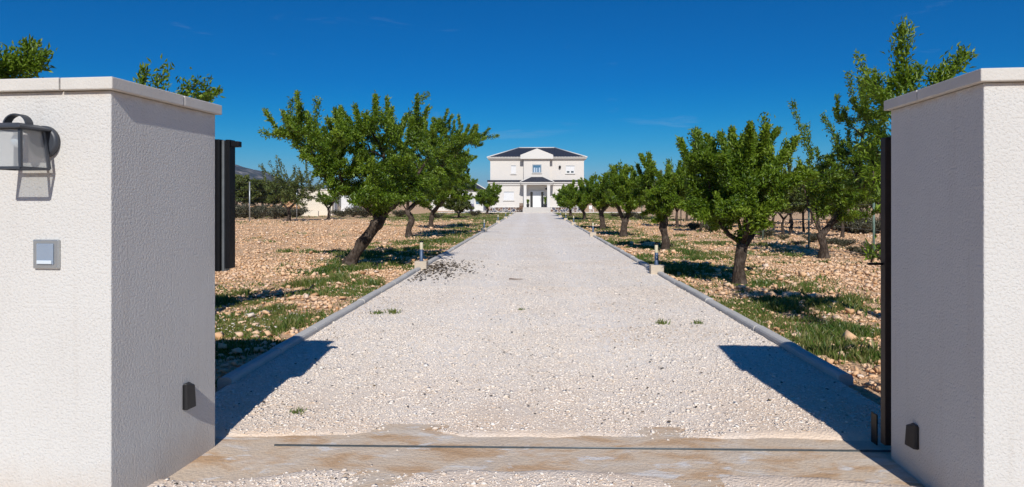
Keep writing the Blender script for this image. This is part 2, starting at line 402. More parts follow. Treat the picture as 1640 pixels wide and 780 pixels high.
# ------------------------------------------------------------------ loose stones
CUBE = np.array([(x, y, z) for z in (-1, 1) for y in (-1, 1) for x in (-1, 1)], dtype=float)*0.62
CF = np.array([(0,2,3,1),(4,5,7,6),(0,1,5,4),(1,3,7,5),(3,2,6,7),(2,0,4,6)])
def rand_rot(n, rng):
    q = rng.normal(size=(n, 4)); q /= np.linalg.norm(q, axis=1, keepdims=True)
    w, x, y, z = q.T
    return np.stack([np.stack([1-2*(y*y+z*z), 2*(x*y-z*w), 2*(x*z+y*w)], 1),
                     np.stack([2*(x*y+z*w), 1-2*(x*x+z*z), 2*(y*z-x*w)], 1),
                     np.stack([2*(x*z-y*w), 2*(y*z+x*w), 1-2*(x*x+y*y)], 1)], 1)
def stones(name, pos, size, m, tint, flat=0.7, parent=None, rng=RNG):
    n = len(pos)
    v = CUBE[None] + rng.uniform(-0.38, 0.38, (n, 8, 3))
    v = v*rng.uniform(0.6, 1.15, (n, 1, 3))
    v = np.einsum('nij,nkj->nki', rand_rot(n, rng), v)
    v[:, :, 2] *= flat
    v = v*(size[:, None, None]*0.5) + pos[:, None, :]
    f = CF[None] + (np.arange(n)*8)[:, None, None]
    return np_mesh(name, v.reshape(-1, 3), f.reshape(-1, 4), 4, m, parent, np.repeat(tint, 8))
def strip(y0, y1, dens, x0=KL, x1=KR):
    n = int((y1-y0)*(x1-x0)*dens)
    return np.stack([RNG.uniform(x0, x1, n), RNG.uniform(y0, y1, n)], 1)
P = np.concatenate([strip(2.3, 3.9, 4000, -3.0, 3.0), strip(3.9, 7.5, 4200), strip(7.5, 11, 2400), strip(11, 16, 900), strip(16, 26, 260), strip(26, 45, 60)])
d = apron_cut(P[:, 0], P[:, 1])
keep = (RNG.random(len(P)) > sstep(-0.14, 0.03, d)*0.972 + 0.5*sstep(0.5, 0.68, fbm(P[:, 0], P[:, 1], 1.6, 55))*(P[:, 1] < 4.9) + 0.55*sstep(0.9, 1.5, P[:, 0])*(1-sstep(4.3, 5.6, P[:, 1]))*sstep(0.35, 0.6, fbm(P[:, 0], P[:, 1], 1.2, 56))) & ~((np.abs(P[:, 0]-0.04) > 2.0) & (P[:, 1] > 2.9) & (P[:, 1] < 3.8))
P = P[keep]; d = d[keep]
sz = 0.0128*np.exp(RNG.normal(0, 0.44, len(P)))*(1+0.012*np.maximum(P[:, 1]-8, 0))
sz = np.clip(sz, 0.008, 0.055)
z = np.maximum(gravel_z(P[:, 0], P[:, 1]), -0.012) + sz*RNG.uniform(-0.02, 0.20, len(P))
tint = np.clip(0.16+0.84*RNG.beta(2.6, 1.7, len(P)) - 0.45*sstep(0.45, 0.7, fbm(P[:, 0], P[:, 1], 0.55, 61))*RNG.random(len(P)) - 0.2*(P[:, 1] < 4.6)*RNG.random(len(P)), 0.03, 1)
tint[RNG.random(len(P)) < 0.006] = 0.0
tag(stones('gravel', np.column_stack([P, z]), sz, M['pebble'], tint, 0.42), 'loose crushed limestone gravel covering the drive', 'gravel', kind='stuff')

# greenness of the verges
def green(x, y):
    x = np.asarray(x, dtype=float); y = np.asarray(y, dtype=float)
    dist = np.where(x < 0, KL-x, x-KR)
    strip_ = sstep(0.02, 0.3, dist)*(1-sstep(1.4, 3.6, dist + 2.2*(fbm(x, y, 0.5, 71)-0.5)))
    patch = sstep(0.52, 0.68, fbm(x, y, 0.45, 77))*0.6*(1-sstep(6, 11, dist))
    far = sstep(44, 52, y)*(1-sstep(80, 83, y))*(1-sstep(7, 12, dist))*0.8
    fence = np.exp(-((x-8.6)/0.8)**2)*0.4
    back = sstep(38, 47, y)*(x < -7)*0.75*sstep(0.35, 0.6, fbm(x, y, 0.2, 74))
    nearl = np.exp(-((y-7.6)/2.6)**2)*(x < -2.55)*(1-sstep(3.0, 4.5, dist))*0.95
    g = np.maximum.reduce([strip_, patch, far, fence, back, nearl])
    g = g*np.where(x > 0, sstep(5.7, 6.6, y+0.5*(x-2.6)), 1.0)
    return g*sstep(0.36, 0.58, fbm(x, y, 1.1, 79))
def field_pts(n, y0, y1, xm0, xm1):
    s = RNG.choice([-1, 1], n); x = s*RNG.uniform(xm0, xm1, n); y = y0*(y1/y0)**RNG.random(n)
    return np.stack([x, y], 1)
P = np.concatenate([field_pts(60000, 4.0, 16, 2.66, 11), field_pts(130000, 12, 50, 2.7, 26)])
g = green(P[:, 0], P[:, 1]); P = P[RNG.random(len(P)) > 0.72*g]
sz = np.clip(0.033*np.exp(RNG.normal(0, 0.54, len(P))), 0.012, 0.17)*(1+0.012*P[:, 1])*0.95
z = soil_z(P[:, 0], P[:, 1]) + sz*RNG.uniform(0.08, 0.40, len(P))
tag(stones('field_stones', np.column_stack([P, z]), sz, M['field_stone'], RNG.beta(2.4, 1.7, len(P)), 0.62), 'loose tan stones lying over the orchard soil', 'stones', kind='stuff')
# dark litter by the left bollard
n = 1100; c = at(700, 432)
P = np.column_stack([c.x - 0.05 + np.abs(RNG.normal(0, 0.55, n)) - 0.45, c.y + RNG.normal(0, 1.0, n)])
P = P[(P[:, 0] > KL+0.05) & (P[:, 0] < -0.6)]
z = gravel_z(P[:, 0], P[:, 1]) + 0.016
n2 = 320
Q = np.column_stack([RNG.uniform(KL+.1, KR-.1, n2), 4.2*(26/4.2)**RNG.random(n2)]); zq = gravel_z(Q[:, 0], Q[:, 1]) + 0.014
A = np.concatenate([np.column_stack([P, z]), np.column_stack([Q, zq])])
tag(stones('leaf_litter', A, np.concatenate([RNG.uniform(0.018, 0.065, len(P)), RNG.uniform(0.010, 0.030, n2)]), M['litter'], RNG.random(len(A)), 0.3), 'dark dry leaf litter scattered on the gravel', 'leaf litter', kind='stuff')

# ------------------------------------------------------------------ grass
def blades(name, pos, h, w, m, tint, lean=0.5, parent=None, rng=RNG):
    n = len(pos); a = rng.uniform(0, 2*np.pi, n); b = rng.uniform(0, 2*np.pi, n)
    side = np.stack([np.cos(a), np.sin(a), np.zeros(n)], 1)*w[:, None]*0.5
    tip = np.stack([np.cos(b)*lean*rng.random(n), np.sin(b)*lean*rng.random(n), np.ones(n)], 1)*h[:, None]
    mid = tip*np.array([0.38, 0.38, 0.6])
    v = np.stack([pos-side, pos+side, pos+mid+side*0.75, pos+mid-side*0.75, pos+tip], 1)
    f4 = np.array([(0, 1, 2), (0, 2, 3), (3, 2, 4)])[None] + (np.arange(n)*5)[:, None, None]
    return np_mesh(name, v.reshape(-1, 3), f4.reshape(-1, 3), 3, m, parent, np.repeat(tint, 5))
P = np.concatenate([field_pts(520000, 4.1, 24, 2.56, 8), field_pts(160000, 20, 60, 2.6, 12), field_pts(90000, 45, 83, 2.6, 14), field_pts(110000, 38, 76, 7, 34)])
g = green(P[:, 0], P[:, 1])*(0.22+1.25*sstep(0.40, 0.64, fbm(P[:, 0], P[:, 1], 2.6, 91)))
P = P[RNG.random(len(P)) < 0.85*g]
hh = RNG.uniform(0.03, 0.10, len(P))*(0.55+1.15*sstep(0.4, 0.75, fbm(P[:, 0], P[:, 1], 1.4, 93)))
ww = (0.006+0.0005*P[:, 1])*(1+2.2*RNG.random(len(P))**4)
tint = np.clip(0.02+1.05*fbm(P[:, 0], P[:, 1], 1.3, 95)-0.10+RNG.normal(0, 0.20, len(P)), 0, 1)
tint = np.where(RNG.random(len(P)) < 0.24, RNG.uniform(0.75, 1.0, len(P)), tint)
tag(blades('grass', np.column_stack([P, soil_z(P[:, 0], P[:, 1])-0.005]), hh, ww, M['grass_blade'], tint, 0.9), 'patchy green grass and weeds along the verges', 'grass', kind='stuff')
k = RNG.choice(len(P), 2600); Fp = P[k]; Fp = Fp[(fbm(Fp[:, 0], Fp[:, 1], 0.8, 99) > 0.5) & (Fp[:, 1] < 30)]
FL = np.column_stack([Fp, soil_z(Fp[:, 0], Fp[:, 1])+RNG.uniform(.05, .11, len(Fp))])
tag(stones('wild_flowers', FL, RNG.uniform(.014, .03, len(Fp)), M['pebble'], RNG.uniform(.6, 1, len(Fp)), .35), 'tiny white wild flowers sprinkled in the verge grass', 'flowers', kind='stuff')

# ------------------------------------------------------------------ gate walls
WALL_RZ = R(-4.8)
def turned(x0, y0, lx, ly):
    return Vector((x0+lx*math.cos(WALL_RZ)-ly*math.sin(WALL_RZ), y0+lx*math.sin(WALL_RZ)+ly*math.cos(WALL_RZ), 0))
def gate_wall(sx, x_in, y0, y1, label):
    ww = thing('gate_wall', label, 'wall', (x_in, y0, 0), WALL_RZ, group='rendered walls either side of the gate')
    H = 2.035; dep = y1-y0
    # thick end pier, then a thinner wall going outward (the right one is low)
    pw = 1.25 if sx < 0 else 0.66; H2 = H if sx < 0 else 1.0
    X = lambda u: sx*u
    MB().box(min(0, X(pw)), 0, -.15, max(0, X(pw)), dep, H).build('pier', M['stucco'], ww, 0.006, 2)
    MB().box(min(X(pw+.001), X(5.2)), 0.004, -.15, max(X(pw+.001), X(5.2)), 0.32, H2).build('wall_body', M['stucco'], ww, 0.004, 2)
    o = 0.028; t = 0.062
    def cap(x0, yy0, x1, yy1):
        j = random.uniform(-0.002, 0.002)
        MB().box(min(x0, x1), yy0, H+0.002, max(x0, x1), yy1, H+t+j).build('coping_stone', M['coping'], ww, 0.005, 2)
    g = 0.0035
    ym = dep*0.60
    cap(sx*-o, -o, sx*0.245, ym-g); cap(sx*-o, ym+g, sx*0.245, dep+o)            # along the reveal
    x = 0.245+2*g
    while x < pw:                                    # over the pier, in two rows
        e = min(x+0.55, pw+o)
        if pw-e < 0.1: e = pw+o
        cap(sx*x, -o, sx*(e-2*g), 0.35-g); cap(sx*x, 0.35+g, sx*(e-2*g), dep+o); x = e
    H = H2
    while x < 5.1:
        cap(sx*x, -o+.004, sx*(x+0.5-2*g), 0.32+o); x += 0.5
    return ww
LW = gate_wall(-1, -2.030, 2.930, 3.780, 'white rendered gate wall carrying the lantern and the intercom')
RW = gate_wall(1, 2.022, 2.880, 3.745, 'white rendered gate wall without lantern, beside the open sliding gate')
wl = 2.930                                                                         # front face of the lantern wall

# lantern
ln = thing('wall_lantern', 'dark grey lantern with clear glass panes mounted on the white wall', 'wall lamp', turned(-2.03, wl, -0.385, -0.001)+Vector((0, 0, 1.65)), WALL_RZ)
MB().lathe([(0.060, 0.0), (0.078, 0.004), (0.078, 0.020), (0.066, 0.028)], (0.042, 0, 0.140), 32, 'y').build('wall_plate', M['lantern_metal'], ln)
MB().tube([(0.0, -0.02, 0.165), (0, -0.05, 0.185), (0, -0.09, 0.195)], 0.014, 10).build('wall_arm', M['lantern_metal'], ln)
yc = -0.110
tw, bw = 0.072, 0.090
fr = MB()
def bar(p, q, r=0.0075): fr.tube([p, q], r, 4, False)
for a, c in (((-1, -1), (1, -1)), ((1, -1), (1, 1)), ((1, 1), (-1, 1)), ((-1, 1), (-1, -1))):
    bar((a[0]*bw, yc+a[1]*bw*0.85, 0.006), (c[0]*bw, yc+c[1]*bw*0.85, 0.006), 0.008)
    bar((a[0]*tw, yc+a[1]*tw*0.85, 0.188), (c[0]*tw, yc+c[1]*tw*0.85, 0.188), 0.006)
    bar((a[0]*bw, yc+a[1]*bw*0.85, 0.006), (a[0]*tw, yc+a[1]*tw*0.85, 0.188), 0.0085)
fr.build('lantern_frame', M['lantern_metal'], ln)
for k, (a, c) in enumerate((((-1, -1), (1, -1)), ((1, -1), (1, 1)), ((-1, 1), (-1, -1)))):
    MB().add([(a[0]*(bw-.002), yc+a[1]*(bw-.002)*.85, 0.008), (c[0]*(bw-.002), yc+c[1]*(bw-.002)*.85, 0.008), (c[0]*(tw-.002), yc+c[1]*(tw-.002)*.85, 0.188), (a[0]*(tw-.002), yc+a[1]*(tw-.002)*.85, 0.188)], [(0, 1, 2, 3)]).build('glass_pane', M['lantern_glass'], ln)
lid = MB()
e0, e1 = 0.094, 0.058
lid.hexa([(-e0, yc-e0*.92, 0.188), (e0, yc-e0*.92, 0.188), (e0, yc+e0*.92, 0.188), (-e0, yc+e0*.92, 0.188)], [(-e0, yc-e0*.92, 0.199), (e0, yc-e0*.92, 0.199), (e0, yc+e0*.92, 0.199), (-e0, yc+e0*.92, 0.199)])
lid.hexa([(-e0+.006, yc-e0*.88, 0.199), (e0-.006, yc-e0*.88, 0.199), (e0-.006, yc+e0*.88, 0.199), (-e0+.006, yc+e0*.88, 0.199)], [(-e1, yc-e1, 0.214), (e1, yc-e1, 0.214), (e1, yc+e1, 0.214), (-e1, yc+e1, 0.214)])
lid.build('lantern_lid', M['lantern_metal'], ln, 0.003, 2)
hp = MB()
for k in range(13):
    a0, a1 = math.pi*k/13, math.pi*(k+1)/13
    for rr in ((0.062, 0.055),):
        p = [(rr[0]*math.cos(a), z) for a, z in ((a0, 0), (a1, 0))]
        q = lambda a, r_: (r_*math.cos(a), 0.214-0.004+r_*math.sin(a)*0.85)
        (xa, za), (xb, zb), (xc, zc), (xd, zd) = q(a0, rr[0]), q(a1, rr[0]), q(a1, rr[1]), q(a0, rr[1])
        hp.add([(xa, yc-.02, za), (xb, yc-.02, zb), (xc, yc-.02, zc), (xd, yc-.02, zd), (xa, yc+.02, za), (xb, yc+.02, zb), (xc, yc+.02, zc), (xd, yc+.02, zd)],
               [(0, 3, 2, 1), (4, 5, 6, 7), (0, 1, 5, 4), (2, 3, 7, 6)])
hp.build('hoop_handle', M['lantern_metal'], ln)
MB().lathe([(0.018, 0.165), (0.020, 0.187)], (0, yc, 0), 16).lathe([(0.006, 0.105), (0.022, 0.115), (0.029, 0.135), (0.022, 0.155), (0.013, 0.166)], (0, yc, 0), 16).build('light_bulb', M['button_white'], ln)

# intercom
a = on(52, 384, wl); b = on(96, 431, wl)
ic = thing('intercom', 'square silver door intercom with a single call button on the white wall', 'intercom', turned(-2.03, wl, (a.x+b.x)/2+2.03-0.014, -0.001)+Vector((0, 0, b.z)), WALL_RZ)
W2, Hh = (b.x-a.x)/2, a.z-b.z
MB().box(-W2, -0.014, 0, W2, 0.0, Hh).build('face_plate', M['brushed_steel'], ic, 0.004, 3)
MB().box(-W2*.66, -0.019, Hh*.14, W2*.66, -0.0145, Hh*.86).build('speaker_panel', M['intercom_panel'], ic, 0.002, 2)
MB().box(-W2*.58, -0.024, Hh*.17, W2*.58, -0.0195, Hh*.29).build('call_button', M['button_white'], ic, 0.0015, 2)

# gate photocells low on the reveals
def photocell(x, sx, px, pz0, pz1, label):
    # solve where the sight line meets the reveal plane
    r = ray(px, (pz0+pz1)/2); y00 = 2.93 if sx > 0 else 2.88; k_ = math.tan(-WALL_RZ)
    t = (x-k_*y00)/(r[0]-k_*r[1]); y = r[1]*t; x = r[0]*t
    z0 = EYE + ray(px, pz1)[2]*t; z1 = EYE + ray(px, pz0)[2]*t; h = z1-z0
    e = thing('gate_sensor', label, 'sensor', (x, y, z0), WALL_RZ, group='black gate sensors low on the two walls')
    d = sx
    bt = [(0, -.026), (d*.022, -.021), (d*.050, .020), (0, .026)]
    MB().hexa([(p, q, 0.012 if abs(p) > .03 else 0.0) for p, q in (bt if sx > 0 else bt[::-1])], [(p*0.85, q, h*(0.90 if abs(p) > .03 else 1.0)) for p, q in (bt if sx > 0 else bt[::-1])]).build('sensor_housing', M['black_plastic'], e, 0.003, 2)
    MB().box(min(0, d*.006), -.033, 0.006, max(0, d*.006), .033, h-.006).build('back_plate', M['black_plastic'], e, 0.001)
    return e
photocell(-2.030, 1, 298, 613, 655, 'black wedge sensor on the reveal below the lantern wall, casting a long shadow')
photocell(2.022, -1, 1467, 679, 718, 'black wedge sensor low on the shaded reveal by the sliding gate')

# gate receiver on the left pier
gr = thing('gate_receiver', 'black steel catch channel fixed behind the lantern wall', 'gate catch', turned(-2.03, 2.93, 0, 0.85)+Vector((0, 0.004, 1.07)), WALL_RZ)
a = on(345, 225, 3.84); 
MB().box(-0.06, 0.002, 0.0, 0.022, 0.075, 0.815).build('channel', M['black_metal'], gr, 0.003)
MB().box(0.026, 0.020, 0.0, 0.042, 0.085, 0.81).build('flange', M['steel_rail'], gr, 0.002)
MB().box(0.044, 0.030, 0.015, 0.072, 0.095, 0.815).build('catch_plate', M['black_metal'], gr, 0.002)
MB().box(0.068, 0.045, 0.770, 0.122, 0.085, 0.806).build('stop_arm', M['black_metal'], gr, 0.004)

# sliding gate, open, parked behind the right wall
sg = thing('sliding_gate', 'black sliding gate rolled open, its edge showing past the wall', 'gate', (on(1417.5, 400, 3.81).x, 3.81, 0.0))
MB().box(0.0, 0.0, 0.04, 0.060, 0.05, 1.885).build('end_post', M['gate_edge'], sg, 0.003)
MB().box(0.062, 0.005, 0.06, 4.3, 0.055, 0.16).box(0.062, 0.005, 1.84, 4.3, 0.045, 1.88).build('frame_rail', M['black_metal'], sg, 0.002)
gp = MB()
for k in range(26): gp.box(0.20+k*.16, 0.022, 0.158, 0.212+k*.16, 0.034, 1.802)
gp.box(0.062, 0.018, 0.98, 4.3, 0.038, 1.01)
gp.build('gate_panel', M['black_metal'], sg)
MB().box(-0.085, 0.02, 1.118, -0.002, 0.04, 1.132).build('latch_tongue', M['black_metal'], sg)
MB().box(-0.010, 0.075, 0.012, -0.001, 0.14, 0.20).build('buffer_stop', M['black_metal'], sg, 0.003)
# track
gt = thing('gate_track', 'thin dark steel rail set across the concrete threshold', 'rail', (0.2, 3.818, -0.004), R(0.6))
MB().box(-1.80, -0.007, -0.01, 2.6, 0.007, 0.002).build('base_strip', M['steel_rail'], gt)
MB().tube([(-1.80, 0, 0.006), (2.6, 0, 0.005)], 0.0032, 8).build('rail_bead', M['steel_rail'], gt)

# ------------------------------------------------------------------ kerbs
def bollard_spots(): 
    L = [at(679, 433), at(770, 371.5), at(800, 358), at(815, 350.5), at(823, 346)]
    Rr = [at(1047, 440), at(953, 379.5), at(920, 361), at(905, 353.5), at(897, 348.5)]
    return [Vector((KL-0.015, p.y, 0)) for p in L], [Vector((KR+0.015, p.y, 0)) for p in Rr]
BL, BR = bollard_spots()
def kerb(x0, sx, y0, y1, spots, label):
    prof = [(0, -0.12), (0, 0.060), (0.010, 0.078), (0.032, 0.088), (0.088, 0.088), (0.112, 0.076), (0.122, 0.055), (0.122, -0.12)]
    b = MB(); y = y0
    while y < y1:
        L = 1.0; e = min(y+L, y1); seg = [(y, e)]
        for s in spots:
            seg = [q for (p0, p1) in seg for q in ((p0, min(p1, s.y-.135)), (max(p0, s.y+.135), p1)) if q[1]-q[0] > 0.05]
        for (p0, p1) in seg:
            jx, jz = random.uniform(-.008, .008), random.uniform(-.009, .007)
            pr = [(x0+jx+sx*px_, pz+jz) for px_, pz in prof]
            if sx > 0: pr = pr[::-1]
            pr = pr[::-1]
            b.prism_y(pr, p0+0.007, p1-0.007)
        y += L
    tag(b.build('kerb', M['kerb'], None, 0.003, 1), label, kind='structure')
kerb(KL, -1, 4.95, DRIVE_END, BL, 'grey concrete kerb left of the drive')
kerb(KR, 1, 5.20, DRIVE_END, BR, 'grey concrete kerb right of the drive')

# ------------------------------------------------------------------ bollard lights
def make_bollard(loc, label):
    b = thing('bollard_light', label, 'bollard light', loc, group='low bollard lights along the kerbs')
    blk = MB().box(-.132, -.128, -.12, .132, .128, .205)
    bo = blk.build('footing_block', M['block'], b, 0.012, 2)
    MB().lathe([(0.052, 0.206), (0.052, 0.214), (0.038, 0.220), (0.038, 0.450), (0.036, 0.455)], (0, 0, 0), 20).build('post', M['post_blue'], b)
    MB().lathe([(0.035, 0.456), (0.036, 0.459), (0.036, 0.610), (0.035, 0.613)], (0, 0, 0), 20).build('lens', M['lens_cream'], b)
    MB().lathe([(0.040, 0.614), (0.042, 0.620), (0.042, 0.638), (0.030, 0.646), (0.0005, 0.649)], (0, 0, 0), 20).build('cap', M['black_metal'], b)
    return b
order = ['nearest the gate', 'second from the gate', 'third from the gate', 'fourth from the gate', 'last before the house']
bl0 = None
for side, spots in (('left', BL), ('right', BR)):
    for k, p in enumerate(spots):
        lab = 'blue and cream bollard light in the %s kerb, %s' % (side, order[k])
        if bl0 is None: bl0 = make_bollard(p, lab)
        else: dup(bl0, p, random.uniform(-.06, .06), lab)

# ------------------------------------------------------------------ trees
def grow(trunk, limbs, blobs, seed, n_attr, step=0.13, kill=0.24, gap=0.42):
    rng = np.random.default_rng(seed); nodes = []; par = []
    def add_path(pts, p0):
        pts = [np.array(p, dtype=float) for p in pts]; last = p0
        start = nodes[p0] if p0 >= 0 else None
        seq = pts if start is None else [start]+pts
        for a, b in zip(seq[:-1], seq[1:]):
            k = max(1, int(np.linalg.norm(b-a)/step))
            for i in range(k):
                if last < 0: nodes.append(a.copy()); par.append(-1); last = 0
                q = a+(b-a)*(i+1)/k; q = q + rng.normal(0, step*0.06, 3)
                nodes.append(q); par.append(last); last = len(nodes)-1
        return last
    top = add_path(trunk, -1); first = max(0, top-1)
    for lp in limbs: add_path(lp, top)
    vol = np.array([b[3]*b[4]*b[5] for b in blobs]); pr = vol/vol.sum()
    A = []
    while len(A) < n_attr:
        b = blobs[rng.choice(len(blobs), p=pr)]
        u = rng.normal(size=3); u /= np.linalg.norm(u); r = rng.random()**(1/2.4)
        p = np.array(b[:3])+u*r*np.array(b[3:6])
        if noise.noise(Vector(p*1.25)+Vector((seed*3.7, 0, 0)))*0.5+0.5 < gap*rng.uniform(0.8, 1.2): 
            if rng.random() < 0.88: continue
        A.append(p)
    A = np.array(A); alive = np.ones(len(A), bool)
    N = np.array(nodes[first:]); D = np.linalg.norm(A[:, None]-N[None], axis=2)
    near = D.argmin(1)+first; dist = D.min(1); cnt = {}
    for it in range(140):
        act = np.where(alive)[0]
        if len(act) == 0: break
        dirs = {}
        for i in act:
            k = near[i]; v = A[i]-nodes[k]; v = v/(np.linalg.norm(v)+1e-9)
            if k in dirs: dirs[k] += v
            else: dirs[k] = v.copy()
        new = []
        for k, v in dirs.items():
            if cnt.get(k, 0) >= 4: continue
            v = v/(np.linalg.norm(v)+1e-9)+rng.normal(0, 0.22, 3)+np.array([0, 0, 0.10]); v /= np.linalg.norm(v)
            nodes.append(nodes[k]+v*step); par.append(k); new.append(len(nodes)-1); cnt[k] = cnt.get(k, 0)+1
        if not new: break
        NN = np.array([nodes[i] for i in new]); D = np.linalg.norm(A[:, None]-NN[None], axis=2)
        j = D.argmin(1); dm = D.min(1); up = dm < dist
        near[up] = np.array(new)[j[up]]; dist[up] = dm[up]
        alive &= dist > kill
        if len(nodes) > 5200: break
    return np.array(nodes), np.array(par), rng
def wood_mesh(nodes, par, r0, rng, rmin=0.0045, detail=8):
    n = len(nodes); ch = [[] for _ in range(n)]
    for i, p in enumerate(par):
        if p >= 0: ch[p].append(i)
    w = np.zeros(n); cntd = np.zeros(n)
    for i in range(n-1, -1, -1):                    # parents always precede children
        if not ch[i]: w[i] = 1.0; cntd[i] = 1
        else:
            w[i] = sum(w[c] for c in ch[i]); cntd[i] = 1+sum(cntd[c] for c in ch[i])
    rad = r0*np.maximum((w/w[0])**0.60, 0.0)
    hgt = np.clip(nodes[:, 2]/0.25, 0, 1)
    rad = np.maximum(rad, rmin)
    b = MB(); done = [(0, -1)]
    while done:
        s, pr = done.pop()
        pts = [] ; rr = []
        if pr >= 0: pts.append(nodes[pr]); rr.append(min(rad[pr], rad[s]*1.25))
        k = s
        while True:
            pts.append(nodes[k]); rr.append(rad[k])
            if not ch[k]: break
            c = sorted(ch[k], key=lambda q: -w[q])
            for o in c[1:]: done.append((o, k))
            k = c[0]
        if len(pts) < 2: continue
        m = max(rr)
        sides = detail+4 if m > 0.05 else (6 if m > 0.015 else 4)
        if s == 0:
            rr = [r*(1+0.38*math.exp(-p[2]/0.11)) for r, p in zip(rr, pts)]
            rr = [r*(1+0.10*math.sin(i*1.7)+0.07*rng.normal()) for i, r in enumerate(rr)]
            pts = [pts[0]-np.array([0, 0, 0.08])]+list(pts); rr = [rr[0]*1.05]+rr
        b.tube(pts, rr, sides)
    return b, cntd, ch, rad
def leaf_arrays(pos, axis, rng, L, Wd, up=0.25, spread=0.95):
    n = len(pos)
    d = axis*0.55+rng.normal(0, 1, (n, 3))*spread*0.6+np.array([0, 0, up]); d /= np.linalg.norm(d, axis=1, keepdims=True)
    nn = rng.normal(0, 1, (n, 3))*0.75+np.array([0, 0, 0.7]); sd = np.cross(d, nn); sd /= np.linalg.norm(sd, axis=1, keepdims=True)+1e-9
    nm = np.cross(sd, d)
    l = (L*rng.uniform(0.7, 1.2, n))[:, None]; w = (Wd*rng.uniform(0.8, 1.2, n))[:, None]
    base = pos; mid = pos+d*l*0.45+nm*l*0.05; tip = pos+d*l-nm*l*0.10
    v = np.stack([base, mid+sd*w*.5+nm*w*.18, tip, mid-sd*w*.5+nm*w*.18], 1)
    f = np.array([(0, 1, 2), (0, 2, 3)])[None]+(np.arange(n)*4)[:, None, None]
    return v.reshape(-1, 3), f.reshape(-1, 3)
def leaf_points(nodes, par, cntd, ch, rng, n_leaves, shoot=(0.15, 0.4), thin=12, shoot_frac=0.42, upshoot=0.6, puff=0.07):
    tw = np.array([i for i in range(len(nodes)) if par[i] >= 0 and cntd[i] <= thin])
    term = np.array([i for i in tw if not ch[i]])
    ctr = nodes[tw].mean(0); ext = nodes[tw].std(0)+1e-6
    n1 = int(n_leaves*(1-shoot_frac)); k = rng.choice(tw, n1); u = rng.random(n1)[:, None]
    a = nodes[par[k]]; b = nodes[k]; ax1 = b-a; p1 = a+ax1*u; ax1 = ax1/(np.linalg.norm(ax1, axis=1, keepdims=True)+1e-9)
    p1 = p1+rng.normal(0, puff, (n1, 3)); tone1 = rng.normal(0.45, 0.18, n1)
    # shoots
    ns = len(term); sd = nodes[term]-nodes[par[term]]; sd /= np.linalg.norm(sd, axis=1, keepdims=True)+1e-9
    out = (nodes[term]-ctr)/ext; high = np.clip(out[:, 2], 0, 2)[:, None]
    dr = sd*0.6+out*0.16+np.array([0, 0, 1.0])*(0.25+upshoot*high*0.45)+rng.normal(0, 0.25, (ns, 3)); dr /= np.linalg.norm(dr, axis=1, keepdims=True)
    ln = rng.uniform(shoot[0], shoot[1], ns)*(1+0.45*high[:, 0])
    n2 = n_leaves-n1; s = rng.choice(ns, n2, p=ln/ln.sum()); t = rng.random(n2)
    p2 = nodes[term][s]+dr[s]*(ln[s]*t)[:, None]+np.array([0, 0, 0.03])*((t**2)[:, None])+rng.normal(0, puff*0.45, (n2, 3))
    tone2 = 0.45+0.25*t+rng.normal(0, 0.16, n2)
    tips = [(nodes[term][i], nodes[term][i]+dr[i]*ln[i]) for i in range(ns)]
    clump = 0.28*(np.array([noise.noise(Vector(p)*2.2) for p in nodes]))+rng.normal(0, 0.08, len(nodes))
    tone1 = tone1+clump[k]; tone2 = tone2+clump[term[s]]
    return np.concatenate([p1, p2]), np.concatenate([ax1, dr[s]]), np.clip(np.concatenate([tone1, tone2]), 0, 1), tips
def plant_tree(base, label, trunk, limbs, blobs, seed, r0, leaves, n_attr=420, L=0.085, Wd=0.030, name='almond_tree', cat='tree', group='almond trees', leaf='almond_leaf', gap=0.49,
               shoot=(0.14, 0.34), step=0.13, kill=0.24, upshoot=0.6, lf=2.5, sm=1.9, extra=()):
    L *= 0.92; Wd *= 0.98
    root = thing(name, label, cat, base, group=group)
    nodes, par, rng = grow(trunk, limbs, blobs, seed, int(n_attr*1.15), step, kill*0.95, gap)
    wood, cntd, ch, rad = wood_mesh(nodes, par, r0*0.82, rng)
    pos, ax, tone, tips = leaf_points(nodes, par, cntd, ch, rng, int(leaves*lf), shoot, upshoot=upshoot, puff=0.055*max(1.0, L/0.1))
    for a, b in tips: wood.tube([a, b], [0.004, 0.002], 3)
    ep, ea = [], []
    for pts, m in extra:                             # long single shoots seen against the sky
        pts = [Vector(p) for p in pts]; wood.tube(pts, [0.012-0.009*i/(len(pts)-1) for i in range(len(pts))], 5)
        for _ in range(int(m*sm)):
            i = rng.integers(0, len(pts)-1); u = rng.random(); d_ = (pts[i+1]-pts[i])
            ep.append(np.array(pts[i]+d_*u)+rng.normal(0, 0.022+0.022*max(1, L/0.1), 3)); ea.append(np.array(d_.normalized()))
    if ep:
        pos = np.concatenate([pos, ep]); ax = np.concatenate([ax, ea]); tone = np.concatenate([tone, np.clip(rng.normal(0.5, 0.2, len(ep)), 0, 1)])
    wood.build('trunk', M['bark'], root)
    v, f = leaf_arrays(pos, ax, rng, L, Wd)
    np_mesh('crown', v, f, 3, M[leaf], root, np.repeat(tone, 4))
    return root
